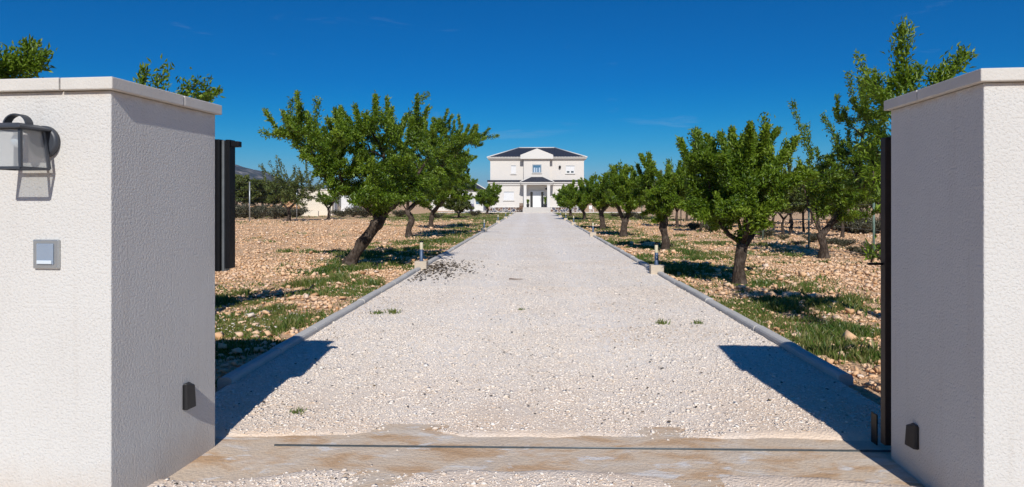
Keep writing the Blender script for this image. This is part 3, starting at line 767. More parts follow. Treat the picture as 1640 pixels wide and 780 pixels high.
def px_tree(base_px, label, trunk_px, limbs_px, blobs_px, seed, r0, leaves, Y=None, depth_copies=True, extra_px=(), **kw):
    """trunk, limbs and blobs were surveyed on the upright plane through the trunk; depth is filled in around it"""
    base = at(*base_px) if Y is None else Vector((on(base_px[0], 400, Y).x, Y, 0))
    base.z = float(soil_z(base.x, base.y)); Yb = base.y; rng = random.Random(seed)
    s = math.hypot(base.x, base.y)/F if False else Yb/F
    loc = lambda px, py, dy=0: np.array(on(px, py, Yb+dy)-base) if dy == 0 else np.array([(on(px, py, Yb)-base).x, dy, (on(px, py, Yb)-base).z])
    trunk = [np.array([0, 0, -0.02])]+[loc(p[0], p[1], (p[2] if len(p) > 2 else 0.0)) for p in trunk_px]
    limbs = [[loc(p[0], p[1], (p[2] if len(p) > 2 else 0.0)) for p in l] for l in limbs_px]
    blobs = []
    cx = sum(b[0] for b in blobs_px)/len(blobs_px); span = max(abs(b[0]-cx)+b[2] for b in blobs_px)*s
    for b in blobs_px:
        c = loc(b[0], b[1]); rx, rz = b[2]*s, b[3]*s; ry = max(rx, rz)
        dy = b[4] if len(b) > 4 else 0.0
        blobs.append((c[0], c[1]+dy, c[2], rx, ry, rz))
        if depth_copies:
            c0 = loc(cx, b[1])
            for sg_ in (-1, 1):
                dd = sg_*span*rng.uniform(0.45, 0.6); blobs.append((c0[0]+(c[0]-c0[0])*0.55, dd, c[2]-0.05*span, rx*0.8, ry*0.75, rz*0.8))
    extra = [([loc(*p) for p in pts], m) for pts, m in extra_px]
    return plant_tree(base, label, trunk, limbs, blobs, seed, r0, leaves, extra=extra, **kw)

# left row
px_tree((556, 428), 'leaning dark trunked almond tree with a broad crown, nearest left of the drive',
        [(566, 412), (580, 390), (598, 366), (610, 350)],
        [[(575, 318, -.1), (535, 290, -.1), (500, 265, .1)], [(615, 320, .2), (625, 280, .1), (610, 240, 0)], [(640, 325, -.2), (670, 285, -.3), (690, 250, -.2)], [(620, 322, .6), (600, 280, 1.0)]],
        [(475, 212, 52, 34), (540, 245, 70, 45), (600, 218, 55, 36), (655, 255, 60, 50), (610, 305, 60, 34), (655, 312, 46, 26), (600, 338, 26, 18), (545, 285, 38, 30), (668, 195, 22, 30)],
        11, 0.165, 26000, n_attr=620,
        extra_px=[([(640, 215), (655, 185), (685, 150)], 170), ([(505, 205), (508, 160)], 120), ([(460, 205), (468, 160)], 120), ([(455, 220), (418, 212)], 100), ([(690, 250), (715, 225)], 90)])
px_tree((655, 382), 'almond tree with an upright dark trunk just behind the leaning one, left of the drive',
        [(654, 368), (660, 352), (652, 338)], [[(640, 318), (640, 290)], [(672, 318, .3), (700, 280, .3), (715, 245)], [(660, 300, -.5), (690, 260, -.8)]],
        [(700, 222, 48, 36), (738, 225, 42, 24), (722, 268, 40, 38), (670, 285, 45, 45), (665, 225, 30, 30)], 12, 0.15, 18000, n_attr=520, L=0.105, Wd=0.038,
        extra_px=[([(745, 230), (770, 222), (797, 218)], 140), ([(680, 215), (673, 182)], 90), ([(755, 235), (762, 203)], 70)])
px_tree((690, 366), 'almond tree third in the left row, its crown merging with the one in front',
        [(690, 355), (693, 340)], [[(675, 322), (680, 300)], [(712, 320), (728, 290)]],
        [(690, 300, 42, 34), (726, 290, 36, 40), (735, 260, 22, 24)], 13, 0.16, 12000, n_attr=380, L=0.13, Wd=0.048)
px_tree((779, 343.5), 'small round almond tree in front of the left house front',
        [(782, 336), (779, 331)], [[(770, 322), (765, 315)], [(790, 322), (797, 312)]],
        [(779, 317, 23, 15), (790, 308, 14, 12)], 14, 0.16, 5000, n_attr=260, L=0.19, Wd=0.085, kill=0.34, step=0.2,
        extra_px=[([(792, 310), (800, 297)], 50)])
px_tree((735, 349), 'low olive green tree beside the white parasol',
        [(735, 342)], [[(722, 332), (715, 325)], [(748, 330)]],
        [(722, 325, 28, 16), (745, 328, 16, 13)], 15, 0.12, 5000, n_attr=260, L=0.17, Wd=0.07, leaf='olive_leaf', kill=0.34, step=0.2)
px_tree((463, 354), 'thin young almond tree with yellowish leaves beside the tall fence post',
        [(463, 345), (462, 335)], [[(445, 318), (440, 300)], [(480, 318), (490, 300)]],
        [(470, 308, 46, 24), (450, 290, 30, 22), (495, 300, 28, 20)], 16, 0.15, 7000, n_attr=300, L=0.17, Wd=0.065, leaf='olive_leaf', kill=0.34, step=0.2, shoot=(0.3, 0.8), lf=1.2, gap=0.55,
        extra_px=[([(445, 290), (431, 258)], 50), ([(462, 288), (448, 255)], 50), ([(470, 285), (472, 265)], 40)])
px_tree((526, 350.5), 'small almond tree standing in front of the cream shed',
        [(527, 340), (526, 334)], [[(517, 324)], [(536, 322)]],
        [(527, 318, 21, 13)], 17, 0.13, 2600, n_attr=160, lf=1.1, L=0.17, Wd=0.07, kill=0.34, step=0.2)
px_tree((379, 338), 'grey old tree at the foot of the far hill',
        [(378, 325), (376, 318)], [[(368, 305)], [(388, 303)]],
        [(378, 298, 28, 18)], 18, 0.3, 4000, n_attr=220, L=0.3, Wd=0.12, leaf='olive_leaf', kill=0.5, step=0.3)
# behind the left wall
px_tree((215, 400), 'almond tree whose short spray shows over the lantern wall end', [(222, 330), (228, 260)],
        [[(235, 215), (262, 165)], [(200, 290), (180, 275)]],
        [(255, 190, 50, 34), (180, 275, 50, 45)], 21, 0.07, 2400, sm=1.5, depth_copies=False, Y=6.6, n_attr=260, L=0.075, Wd=0.024, kill=0.2,
        extra_px=[([(262, 170), (250, 130), (268, 112)], 110), ([(270, 175), (295, 142), (330, 132)], 130), ([(280, 175), (310, 155), (342, 142)], 100)])
px_tree((-40, 400), 'almond tree whose leafy top rises over the lantern end of the wall', [(-35, 300), (-30, 220)],
        [[(-10, 150), (10, 120)], [(-80, 170), (-110, 140)]],
        [(8, 118, 46, 28), (-60, 150, 70, 50)], 22, 0.07, 3000, sm=2.4, depth_copies=False, Y=6.8, n_attr=260, L=0.08, Wd=0.026, kill=0.2,
        extra_px=[([(20, 115), (40, 92), (44, 72)], 130), ([(35, 110), (60, 96), (72, 88)], 110), ([(20, 115), (65, 110)], 70), ([(8, 110), (18, 88)], 90)])
# right row
px_tree((1184, 456), 'almond tree with a pale lower trunk, nearest right of the drive',
        [(1184, 430), (1186, 410), (1190, 392)],
        [[(1168, 375), (1150, 352), (1140, 320)], [(1205, 375), (1214, 345, .2), (1222, 300, .2)], [(1200, 365, .5), (1195, 320, .7)], [(1185, 360, -.5), (1170, 320, -.6)]],
        [(1118, 272, 36, 42), (1140, 335, 46, 34), (1212, 305, 52, 52), (1252, 285, 30, 36), (1220, 245, 26, 26), (1178, 260, 26, 34)], 31, 0.12, 26000, n_attr=600,
        extra_px=[([(1222, 240), (1225, 188)], 130), ([(1175, 240), (1167, 218)], 80), ([(1190, 240), (1192, 214)], 80), ([(1115, 250), (1110, 212)], 110), ([(1140, 245), (1145, 228)], 70), ([(1255, 260), (1260, 225)], 90), ([(1188, 368), (1180, 385)], 60)])
px_tree((1065, 402), 'almond tree second in the right row, with a thick dark trunk',
        [(1066, 385), (1062, 365), (1064, 348)], [[(1050, 325), (1040, 300)], [(1078, 328), (1090, 300)]],
        [(1040, 303, 34, 40), (1084, 298, 34, 36), (1062, 325, 36, 26)], 32, 0.135, 15000, n_attr=420, L=0.1, Wd=0.036,
        extra_px=[([(1042, 275), (1037, 250)], 90), ([(1075, 275), (1070, 258)], 70)])
px_tree((998, 379), 'almond tree with a forked trunk, third in the right row',
        [(999, 368), (1000, 358)], [[(993, 340), (985, 318)], [(1008, 338), (1015, 312)]],
        [(1002, 308, 30, 32), (984, 300, 16, 26), (1016, 320, 18, 22)], 33, 0.17, 9000, n_attr=360, L=0.125, Wd=0.045,
        extra_px=[([(995, 285), (992, 262)], 80), ([(982, 285), (978, 266)], 60)])
px_tree((965, 367.5), 'almond tree fourth in the right row, with a straight brown trunk',
        [(965, 355), (963, 342)], [[(955, 330), (950, 318)], [(972, 328), (975, 315)]],
        [(960, 312, 26, 24), (975, 308, 16, 22)], 34, 0.17, 7000, n_attr=300, L=0.15, Wd=0.055,
        extra_px=[([(955, 295), (953, 280)], 50), ([(976, 292), (980, 275)], 50)])
px_tree((936, 352), 'almond tree near the house, leafy to the ground, fifth in the right row',
        [(936, 343), (934, 338)], [[(925, 328)], [(942, 325)]],
        [(922, 318, 30, 20), (940, 312, 18, 20), (910, 316, 18, 14)], 35, 0.15, 7500, n_attr=320, L=0.18, Wd=0.075, kill=0.34, step=0.2,
        extra_px=[([(932, 300), (931, 286)], 40), ([(945, 298), (946, 284)], 40)])
px_tree((914, 346.5), 'last almond tree of the right row, against the house wall',
        [(914, 340), (913, 335)], [[(906, 328)], [(920, 326)]],
        [(910, 318, 24, 16)], 36, 0.15, 4500, n_attr=260, L=0.22, Wd=0.09, kill=0.38, step=0.24)
px_tree((1320, 413), 'tall almond tree with a low forked trunk in front of the green fence',
        [(1319, 395), (1315, 378)],
        [[(1303, 350), (1292, 318), (1285, 285)], [(1338, 350), (1355, 322), (1372, 290), (1382, 235)], [(1325, 345, .6), (1330, 300, 1.0)]],
        [(1300, 290, 26, 40), (1340, 300, 42, 38), (1380, 270, 42, 60), (1392, 190, 34, 42), (1350, 335, 40, 22)], 41, 0.13, 16000, n_attr=420, L=0.1, Wd=0.036, gap=0.54, lf=1.3,
        extra_px=[([(1300, 260), (1285, 215), (1268, 163)], 190), ([(1350, 275), (1335, 215), (1318, 185)], 170), ([(1385, 170), (1375, 125)], 120), ([(1395, 165), (1402, 112)], 140), ([(1370, 180), (1358, 118)], 120), ([(1300, 255), (1290, 200)], 110)])
px_tree((1570, 400), 'almond tree with long upright shoots rising over the wall by the gate', [(1562, 320), (1550, 250)],
        [[(1520, 190), (1470, 160), (1450, 130)], [(1555, 190), (1540, 150)], [(1500, 260), (1450, 280), (1420, 290)]],
        [(1465, 160, 40, 40), (1540, 190, 50, 45), (1425, 240, 34, 60), (1410, 300, 30, 50), (1410, 160, 28, 30)], 42, 0.085, 6500, Y=6.6, n_attr=330, L=0.078, Wd=0.022, kill=0.22, gap=0.54, lf=1.2,
        extra_px=[([(1450, 140), (1443, 95), (1447, 42)], 300), ([(1455, 140), (1468, 112)], 110), ([(1440, 140), (1427, 135)], 70), ([(1500, 140), (1525, 108), (1548, 86)], 230), ([(1500, 140), (1505, 115)], 90), ([(1425, 180), (1400, 130)], 160), ([(1395, 420), (1404, 395)], 26)])

# trees of the orchard beyond the fences: one build each of two shapes, then copies
far_a = plant_tree(Vector((0, 0, 0)), 'small almond tree in the nearest orchard row beyond the green fence', [np.array([0, 0, -.05]), np.array([.05, 0, .5]), np.array([.02, 0, .8])],
                   [[np.array([-.3, .1, 1.2])], [np.array([.35, -.1, 1.25])]], [(0, 0, 1.7, 1.15, 1.15, .75), (.3, .2, 2.1, .7, .7, .5)], 51, 0.075, 3200, n_attr=240, L=0.13, Wd=0.052, group='orchard trees beyond the fences', leaf='olive_leaf', kill=0.3, step=0.2)
spots = [at(1266, 376), at(1255, 381), at(1287, 375), at(1349, 382), at(1122, 371), at(1140, 366), at(1085, 364), at(1240, 368), at(1205, 366), at(1165, 366), at(1310, 368), at(1300, 362), at(1385, 368), at(1180, 358), at(1225, 358), at(1265, 359), at(1340, 360), at(1410, 362), at(1100, 355), at(1140, 353), at(1060, 352), at(1370, 354), at(1320, 353)]
for i, p in enumerate(spots):
    p.z = float(soil_z(p.x, p.y))
    s = random.uniform(0.85, 1.15)*(1.0 if p.y < 40 else 1.2)
    if i == 0: far_a.location = p; far_a.scale = (s, s, s)
    else: dup(far_a, p, random.uniform(0, 6.28), None if p.y < 34 else 'small almond tree in the farther orchard rows, well beyond the green fence', (s*random.uniform(.9, 1.15), s, s*random.uniform(.9, 1.1)))
far_b = plant_tree(Vector((0, 0, 0)), 'dull green bushy tree in the belt below the bare hill, behind the shed', [np.array([0, 0, -.05]), np.array([.05, 0, .8]), np.array([.02, 0, 1.1])],
                   [[np.array([-.8, .1, 1.8])], [np.array([.8, -.1, 1.9])]], [(0, 0, 2.6, 2.1, 2.1, 1.5), (.6, .2, 3.3, 1.3, 1.3, .9), (-.9, 0, 2.2, 1.2, 1.2, 1.0)], 52, 0.2, 4200, n_attr=260, L=0.30, Wd=0.15, group='belt of trees below the far hills', leaf='olive_leaf', kill=0.5, step=0.3)
k = 0
for i in range(34):
    if 8 < i < 15: continue
    if i < 18: px = 350+i*13.5+random.uniform(-6, 6)
    else: px = 1130+(i-18)*22+random.uniform(-8, 8)
    Y = random.uniform(95, 150); p = on(px, 330, Y); p.z = 0
    s = random.uniform(0.8, 1.35)
    if k == 0: far_b.location = p; far_b.scale = (s, s, s)
    else: dup(far_b, p, random.uniform(0, 6.28), None if p.x < 0 else 'dull green bushy tree far behind the orchard rows on the right', (s*random.uniform(.9, 1.3), s, s*random.uniform(.85, 1.2)))
    k += 1

# scrub along the boundaries: copies of one grey green shrub
def shrub(seed, n, L, h, r, leafm, name, label, group):
    rng = np.random.default_rng(seed); root = thing(name, label, 'shrub', (0, 0, 0), group=group)
    b = MB(); pos, ax = [], []
    for s in range(16):
        a = rng.uniform(0, 6.28); e = Vector((math.cos(a)*r*rng.uniform(.3, 1), math.sin(a)*r*rng.uniform(.3, 1), h*rng.uniform(.55, 1)))
        m_ = e*0.5+Vector((0, 0, h*.12)); b.tube([(0, 0, -.03), m_, e], [.014, .01, .004], 4)
        for _ in range(n//16):
            t = rng.uniform(.25, 1); q = m_.lerp(e, (t-.5)*2) if t > .5 else Vector((0, 0, 0)).lerp(m_, t*2)
            pos.append(np.array(q)+rng.normal(0, r*.11, 3)); ax.append(np.array(e.normalized()))
    b.build('stems', M['bark'], root)
    v, f = leaf_arrays(np.array(pos), np.array(ax), rng, L, L*.35)
    np_mesh('foliage', v, f, 3, M[leafm], root, np.repeat(np.clip(rng.normal(.5, .22, len(pos)), 0, 1), 4))
    return root
sh = shrub(61, 1300, 0.14, 0.75, 0.75, 'scrub_leaf', 'scrub_bush', 'grey green scrub bush along the far edge of the left field', 'scrub bushes along the field boundaries')
spots = [on(px, 330, Y) for px, Y in ((375, 58), (392, 55), (410, 52), (425, 60), (440, 54), (452, 57), (470, 60), (548, 62), (566, 60), (585, 58), (400, 72), (430, 75), (460, 74), (372, 51), (384, 62), (401, 60), (417, 57), (433, 66), (446, 63), (458, 61), (379, 68), (407, 66), (421, 70), (439, 72), (468, 66), (474, 59), (415, 80), (385, 82), (445, 84),
          (1385, 17.5), (1368, 18.6), (1352, 21), (1330, 22.5), (1300, 23.5), (1278, 22), (1255, 25), (1225, 26), (1400, 19), (1410, 16.6), (1190, 29), (1140, 31), (1110, 34),
          (1365, 31), (1380, 30), (1395, 31), (1410, 30), (1350, 32), (1025, 52), (1005, 56), (985, 60), (640, 60), (610, 62), (700, 55), (760, 62))]
for i, p in enumerate(spots):
    p.z = float(soil_z(p.x, p.y)); s = random.uniform(0.6, 1.15)*(0.42 if (p.x > 0 and p.y < 29.5) else (1.45 if p.x < -14 else 1.0))
    if i == 0: sh.location = p; sh.scale = (s, s, s)
    else: dup(sh, p, random.uniform(0, 6.28), 'low grey scrub bush along the green fence right of the drive' if p.x > 6 and p.y < 36 else ('scrub bush near the house behind the right tree row' if p.x > 0 else None), (s*1.2, s*1.2, s*random.uniform(.7, 1.1)))

# weeds growing through the gravel
wd = thing('weed', 'small green weed growing in the gravel', 'weed', (0, 0, 0), group='small weeds in the gravel')
rng_ = np.random.default_rng(5); n = 46
blades('weed_leaves', np.column_stack([rng_.normal(0, .045, n), rng_.normal(0, .035, n), np.zeros(n)]), rng_.uniform(.03, .075, n), np.full(n, .012), M['grass_blade'], rng_.uniform(.3, .95, n), 1.1, wd, rng_)
WS = [((1062, 520), 'green weed tuft alone in the right half of the gravel, left one of two'), ((1118, 520), 'green weed tuft in the gravel nearest the right kerb'), ((628, 503), 'green weed in the gravel by the left kerb'),
      ((603, 505), 'dull flat weed touching the left kerb side of the gravel'), ((477, 664), 'low green weed in the gravel near the shaded left kerb end'), ((835, 498), 'tiny weed in the middle of the drive')]
for i, (p, lab) in enumerate(WS):
    q = at(*p); q.z = float(gravel_z(q.x, q.y))
    s = (1.0, 0.9, 1.25, 1.0, 0.7, 0.55)[i]
    if i == 0: wd.location = q; wd['label'] = lab
    else: dup(wd, q, i*1.3, lab, (s, s, s*.8))
# drip hose
pts = [at(x, y) for x, y in ((405, 478), (432, 477), (460, 474), (480, 470), (496, 465), (502, 458), (507, 450))]
for p in pts: p.z = float(soil_z(p.x, p.y))+0.035
hs = MB().tube([p for p in pts], 0.012, 8).build('irrigation_hose', M['hose_black'])
tag(hs, 'black drip hose lying across the stony soil', 'hose')
tw = MB().tube([at(816, 449)+Vector((0, 0, .03)), at(826, 450)+Vector((0, 0, .035)), at(837, 449.5)+Vector((0, 0, .03))], [.012, .009, .004], 6).build('fallen_twig', M['wood_brown'])
tag(tw, 'fallen twig lying on the pale drive', 'twig')

# ------------------------------------------------------------------ fences
def wire_fence(x, ys, h, m, label, r=0.03):
    f = thing('wire_fence', label, 'fence', (x, ys[0], 0), group='wire fences along the orchard')
    wires = MB()
    for y in ys:
        MB().tube([(0, y-ys[0], -.1), (0, y-ys[0], h)], r, 8).build('fence_post', M[m], f)
    for z in np.linspace(0.12, h-0.06, 5 if h < 2 else 6): wires.tube([(r+.003, 0, z), (r+.003, ys[-1]-ys[0], z)], 0.0032, 3)
    wires.build('wires', M['galvanised'], f)
wire_fence(8.75, [11.5, 16.4, 20.2, 24.2, 28.6, 33.0, 37.5, 42, 46.5, 51], 1.48, 'fence_green', 'low wire fence with green posts beyond the right trees', 0.03)
wire_fence(-20.6, [36, 44.6, 53.6, 62.6, 71.6], 2.95, 'galvanised', 'tall wire fence with pale posts in front of the cream shed', 0.05)

# rubble banks
def rubble(px0, px1, Y, h, n, label, seed, dep=1.6):
    rng = np.random.default_rng(seed); a, b = on(px0, 330, Y), on(px1, 330, Y)
    u = rng.random(n); v = rng.normal(0, .5, n); hz = h*np.exp(-v*v*1.2)*(0.7+0.5*np.sin(u*7+seed))*rng.random(n)**.6
    pos = np.column_stack([a.x+(b.x-a.x)*u, Y+v*dep, hz])
    tag(stones('rubble', pos, rng.uniform(.15, .5, n), M['field_stone'], rng.beta(1.3, 4, n), .75, None, rng), label, 'rubble', kind='stuff')
rubble(1345, 1480, 33, 0.75, 900, 'bank of loose rubble in the right field', 71)
rubble(432, 480, 66, 1.5, 700, 'heap of reddish rubble beside the cream shed', 72)
rubble(375, 430, 80, .9, 500, 'low rubble bank below the far trees', 73)

# ------------------------------------------------------------------ cream shed
Y = 67.0; a, b = on(478, 346, Y), on(532, 346, Y)
sd = thing('shed', 'cream rendered shed with a flat roof behind the tall fence', 'shed', (a.x, Y, 0))
Wd_ = b.x-a.x; Hs = 2.75
MB().box(0, 0, -.1, Wd_, 4.0, Hs).build('wall', M['shed_render'], sd)
MB().box(-.1, -.1, Hs+.002, Wd_+.1, 4.1, Hs+.14).build('roof', M['house_trim'], sd, .02)
MB().box(Wd_+.003, .6, 0, Wd_+.06, 1.6, 2.05).build('door', M['shed_grey'], sd)
MB().box(Wd_+.003, 2.2, 1.0, Wd_+.05, 3.1, 1.9).build('window', M['glass_dark'], sd)
Y2 = 70.0; a2, b2 = on(541, 346, Y2), on(566, 346, Y2)
gs = thing('garage_shed', 'grey sided lean-to standing right of the cream shed', 'shed', (a2.x, Y2, 0))
MB().box(0, 0, -.1, b2.x-a2.x, 3, 2.5).build('wall', M['shed_grey'], gs)
MB().box(-.1, -.1, 2.502, b2.x-a2.x+.1, 3.1, 2.62).build('roof', M['shed_render'], gs, .02)
MB().box(.4, -.05, 0, 1.3, -.003, 2.0).build('door', M['shutter_white'], gs)
lw = MB().box(0, 0, -.1, 3.0, .25, .55).build('garden_wall', M['shed_render'], None, .02); lw.location = on(463, 346, 63)*1; lw.location.z = 0
tag(lw, 'low cream wall in front of the shed and rubble', 'wall')

# ------------------------------------------------------------------ house
HX, HY = 0.44, 88.0; Q = 0.01694
ho = thing('house', 'white two storey house with dark hipped roof at the end of the drive', 'house', (HX, HY, 0))
def hx(z): return (z-623)*Q
def hz(z): return (675-z)*Q
HD = 11.0
WX = hx(1012)
body = MB().box(-WX, 0, 0.0, WX, HD, hz(242))
body.build('wall', M['house_wall'], ho)
bay = MB().box(hx(513), -0.9, hz(425), hx(728), -.002, hz(236)); bay.build('bay_wall', M['house_wall'], ho)
# cornices: stepped
def band(x0, x1, y0, y1, z0, z1, o1, o2, name='cornice', m='house_trim'):
    zm = z0+(z1-z0)*.45
    MB().box(x0-o1, y0-o1, z0, x1+o1, y1+o1, zm).box(x0-o2, y0-o2, zm+.002, x1+o2, y1+o2, z1).build(name, M[m], ho)
band(-WX, WX, 0, HD, hz(242)+.003, hz(219), .14, .36)
E = WX+.42; ze = hz(219)+.003; zr = 9.55; rx = 2.65
yr0, yr1 = -0.42+4.4, HD+.42-4.4
rf = MB(); A_ = [(-E, -.42, ze), (E, -.42, ze), (E, HD+.42, ze), (-E, HD+.42, ze), (-rx, yr0+1.0, zr), (rx, yr0+1.0, zr)]
A_[4] = (-rx, HD/2, zr); A_[5] = (rx, HD/2, zr)
rf.add(A_, [(0, 1, 5, 4), (1, 2, 5), (2, 3, 4, 5), (3, 0, 4), (3, 2, 1, 0)])
roof = rf.build('roof', M['roof_tile'], ho)
rt = MB()
for p, q in ((0, 4), (1, 5), (2, 5), (3, 4), (4, 5)):
    rt.tube([Vector(A_[p])+Vector((0, 0, .03)), Vector(A_[q])+Vector((0, 0, .03))], .085, 6)
rt.build('ridge_tiles', M['house_trim'], roof)
ev = MB(); top_ = []; x = -E
while x < E: top_ += [(x, ze-.02), (x+.04, ze+.07), (x+.13, ze+.07), (x+.17, ze-.02)]; x += .21
ev.prism_y([(-E, ze-.06), (E, ze-.06)]+top_[::-1], -.50, -.425)
ev.build('eave_tiles', M['house_trim'], roof)
# pediment over the bay
px0, px1 = hx(487), hx(755)
MB().prism_y([(px0, hz(235)), (px1, hz(235)), (px1, hz(203)), (0, hz(150)), (px0, hz(203))], -1.32, -1.10).build('pediment', M['house_trim'], ho)
pr = MB(); c0 = -1.10
pr.add([(px0, c0+.003, hz(206)), (px1, c0+.003, hz(206)), (0, c0+.003, hz(153)), (px0, 4, hz(206)), (px1, 4, hz(206)), (0, 4, hz(153))], [(0, 1, 2), (0, 2, 5, 3), (1, 4, 5, 2), (0, 3, 4, 1), (3, 5, 4)])
pr.build('gable_roof', M['roof_tile'], ho)
MB().box(px0+.1, -1.097, hz(236)+.004, px1-.1, -.9, hz(212)).build('soffit', M['house_trim'], ho)
# storey band with its little tiled skirt
zb = hz(450)
for xa, xb in ((-WX, hx(495)), (hx(750), WX)):
    MB().box(xa-(.16 if xa < 0 else 0), -.16, zb, xb+(.16 if xb > 3 else 0), -.002, zb+.28).box(xa-(.34 if xa < 0 else 0), -.34, zb+.282, xb+(.34 if xb > 3 else 0), -.002, zb+.50).build('storey_band', M['house_trim'], ho)
    MB().prism_x([(-.46, zb+.503), (-.003, zb+.503), (-.003, zb+.74), ], xa-(.42 if xa < 0 else 0), xb+(.42 if xb > 3 else 0)).build('skirt_roof', M['roof_tile'], ho)
# porch
pz = hz(447); PY = -2.0
MB().box(hx(494), PY-.1, pz, hx(750), -.003, hz(436)).box(hx(490), PY-.25, hz(436)+.002, hx(755), -.003, hz(426)).build('porch_lintel', M['house_trim'], ho)
a0, a1 = hx(486), hx(760)
v = [(a0, PY-.32, hz(426)+.004), (a1, PY-.32, hz(426)+.004), (a1, -.003, hz(426)+.004), (a0, -.003, hz(426)+.004), (hx(575), -.91, hz(383)), (hx(668), -.91, hz(383)), (hx(668), -.905, hz(383)), (hx(575), -.905, hz(383))]
prf = MB().add(v, [(0, 1, 5, 4), (1, 2, 6, 5), (3, 0, 4, 7), (0, 3, 2, 1), (4, 5, 6, 7), (2, 3, 7, 6)]).build('porch_roof', M['roof_tile'], ho)
MB().tube([Vector(v[0])+Vector((0, 0, .02)), Vector(v[4])], .07, 6).tube([Vector(v[1])+Vector((0, 0, .02)), Vector(v[5])], .07, 6).build('hip_tiles', M['house_trim'], prf)
for xa, xb in ((hx(514), hx(537)), (hx(705), hx(729))):
    MB().box(xa, PY, .72, xb, PY+(xb-xa), pz-.14).box(xa-.04, PY-.04, pz-.138, xb+.04, PY+(xb-xa)+.04, pz-.002).build('column', M['house_trim'], ho, .01)
# door
fz0, fz1 = hz(632), hz(497)
dr_ = MB().box(hx(563), -.10, fz0, hx(567), -.003, fz1).box(hx(678), -.10, fz0, hx(682), -.003, fz1).box(hx(567)+.002, -.10, hz(504), hx(678)-.002, -.003, fz1).box(hx(588), -.10, fz0, hx(591), -.003, hz(504)-.002).box(hx(655), -.10, fz0, hx(657.5), -.003, hz(504)-.002).build('door_frame', M['door_white'], ho)
dd = MB().box(hx(591)+.003, -.07, fz0, hx(655)-.003, -.004, hz(504)-.004).build('door', M['door_white'], ho)
MB().tube([(hx(650), -.11, fz0+.8), (hx(650), -.11, fz0+1.6)], .02, 8).build('handle', M['brushed_steel'], dd)
for xa, xb in ((hx(567)+.003, hx(588)-.003), (hx(657.5)+.003, hx(678)-.003)):
    MB().box(xa, -.05, fz0, xb, -.004, hz(504)-.004).build('sidelight', M['glass_dark'], ho)
for i, (e, y) in enumerate(((0, -3.05), (0, -2.75), (0, -2.45))):
    pass
st = MB()
for i in range(4): st.box(hx(508), -3.2+.32*i, .18*i+.001 if i else 0, hx(732), -.003, .18*(i+1)-.001)
st.build('steps', M['step_stone'], ho)
# windows with roller shutters
def win(x0, x1, y0, y1, name, shutter=1.0, glass='glass_dark', yoff=-.003):
    X0, X1, Z0, Z1 = hx(x0), hx(x1), hz(y1), hz(y0)
    w = MB().box(X0-.05, yoff-.035, Z0-.05, X0, yoff, Z1+.05).box(X1, yoff-.035, Z0-.05, X1+.05, yoff, Z1+.05).box(X0+.001, yoff-.035, Z1, X1-.001, yoff, Z1+.05).build(name, M['house_trim'] if shutter else M['frame_grey'], ho)
    MB().box(X0-.1, yoff-.14, Z0-.12, X1+.1, yoff, Z0-.052).build('sill', M['house_trim'], w)
    zs = Z1-(Z1-Z0)*shutter
    if shutter > 0:
        s_ = MB(); zz = Z1-.12
        while zz > zs+.01:
            z2 = max(zs, zz-.1); s_.box(X0+.004, yoff-.022, z2+.006, X1-.004, yoff-.002, zz); zz -= .1
        s_.build('roller_shutter', M['shutter_white'], w)
        MB().box(X0+.004, yoff-.012, Z1-.11, X1-.004, yoff-.002, Z1-.003).build('shutter_slot', M['frame_grey'], w)
    if shutter < 1:
        if shutter > 0:
            xm = (X0+X1)/2
            for u0, u1 in ((X0+.12, xm-.10), (xm+.10, X1-.12)): MB().box(u0, yoff-.016, Z0+.06, u1, yoff-.002, zs-.02).build('pane', M[glass], w)
            MB().box(X0+.004, yoff-.010, Z0, X1-.004, yoff-.001, zs).build('sash', M['shutter_white'], w)
        else:
            MB().box(X0+.06, yoff-.012, Z0+.06, X1-.06, yoff-.002, Z1-.06).build('pane', M[glass], w)
            MB().box(X0+.003, yoff-.028, Z0, X1-.003, yoff-.001, Z0+.058).box(X0+.003, yoff-.028, Z1-.058, X1-.003, yoff-.001, Z1-.002).box(X0+.003, yoff-.028, Z0+.06, X0+.058, yoff-.001, Z1-.06).box(X1-.058, yoff-.028, Z0+.06, X1-.003, yoff-.001, Z1-.06).build('sash', M['frame_grey'], w)
            MB().box(X0+.16, yoff-.016, Z0+.07, X0+.38, yoff-.0125, Z0+.72).box(X0+.5, yoff-.016, Z0+.07, X0+.66, yoff-.0125, Z0+.68).box(X1-.34, yoff-.016, Z0+.07, X1-.14, yoff-.0125, Z0+.72).build('curtain', M['curtain'], w)
win(408, 448, 285, 353, 'window', 1.0)
win(863, 934, 287, 350, 'window', .72)
win(587, 657, 283, 348, 'window', 0, 'glass_sky_tint', -.903)
win(346, 431, 503, 573, 'window', 1.0)
win(815, 900, 503, 573, 'window', 1.0)
# stone clad base
for xa, xb in ((-WX-.03, hx(508)-.01), (hx(732)+.01, WX+.03)):
    pb = MB().box(xa, -.10, 0, xb, -.003, .70).build('stone_base', M['crazy'], ho)
    MB().box(xa-.02, -.13, .702, xb+.02, -.003, .76).build('base_coping', M['house_trim'], pb)
MB().lathe([(.05, 0), (.16, .12), (.17, .3), (.06, .42)], (hx(812), -.22, hz(312)), 12).build('wall_lamp', M['black_metal'], ho)
MB().lathe([(.05, 0), (.13, .10), (.14, .24), (.05, .34)], (hx(700), -.2, hz(490)), 12).build('wall_lamp', M['black_metal'], ho)
MB().tube([(hx(511), -.06, .76), (hx(511), -.06, hz(452))], .04, 8).tube([(hx(511), -.06, hz(410)), (hx(511), -.06, hz(242))], .04, 8).build('downpipe', M['frame_grey'], ho)
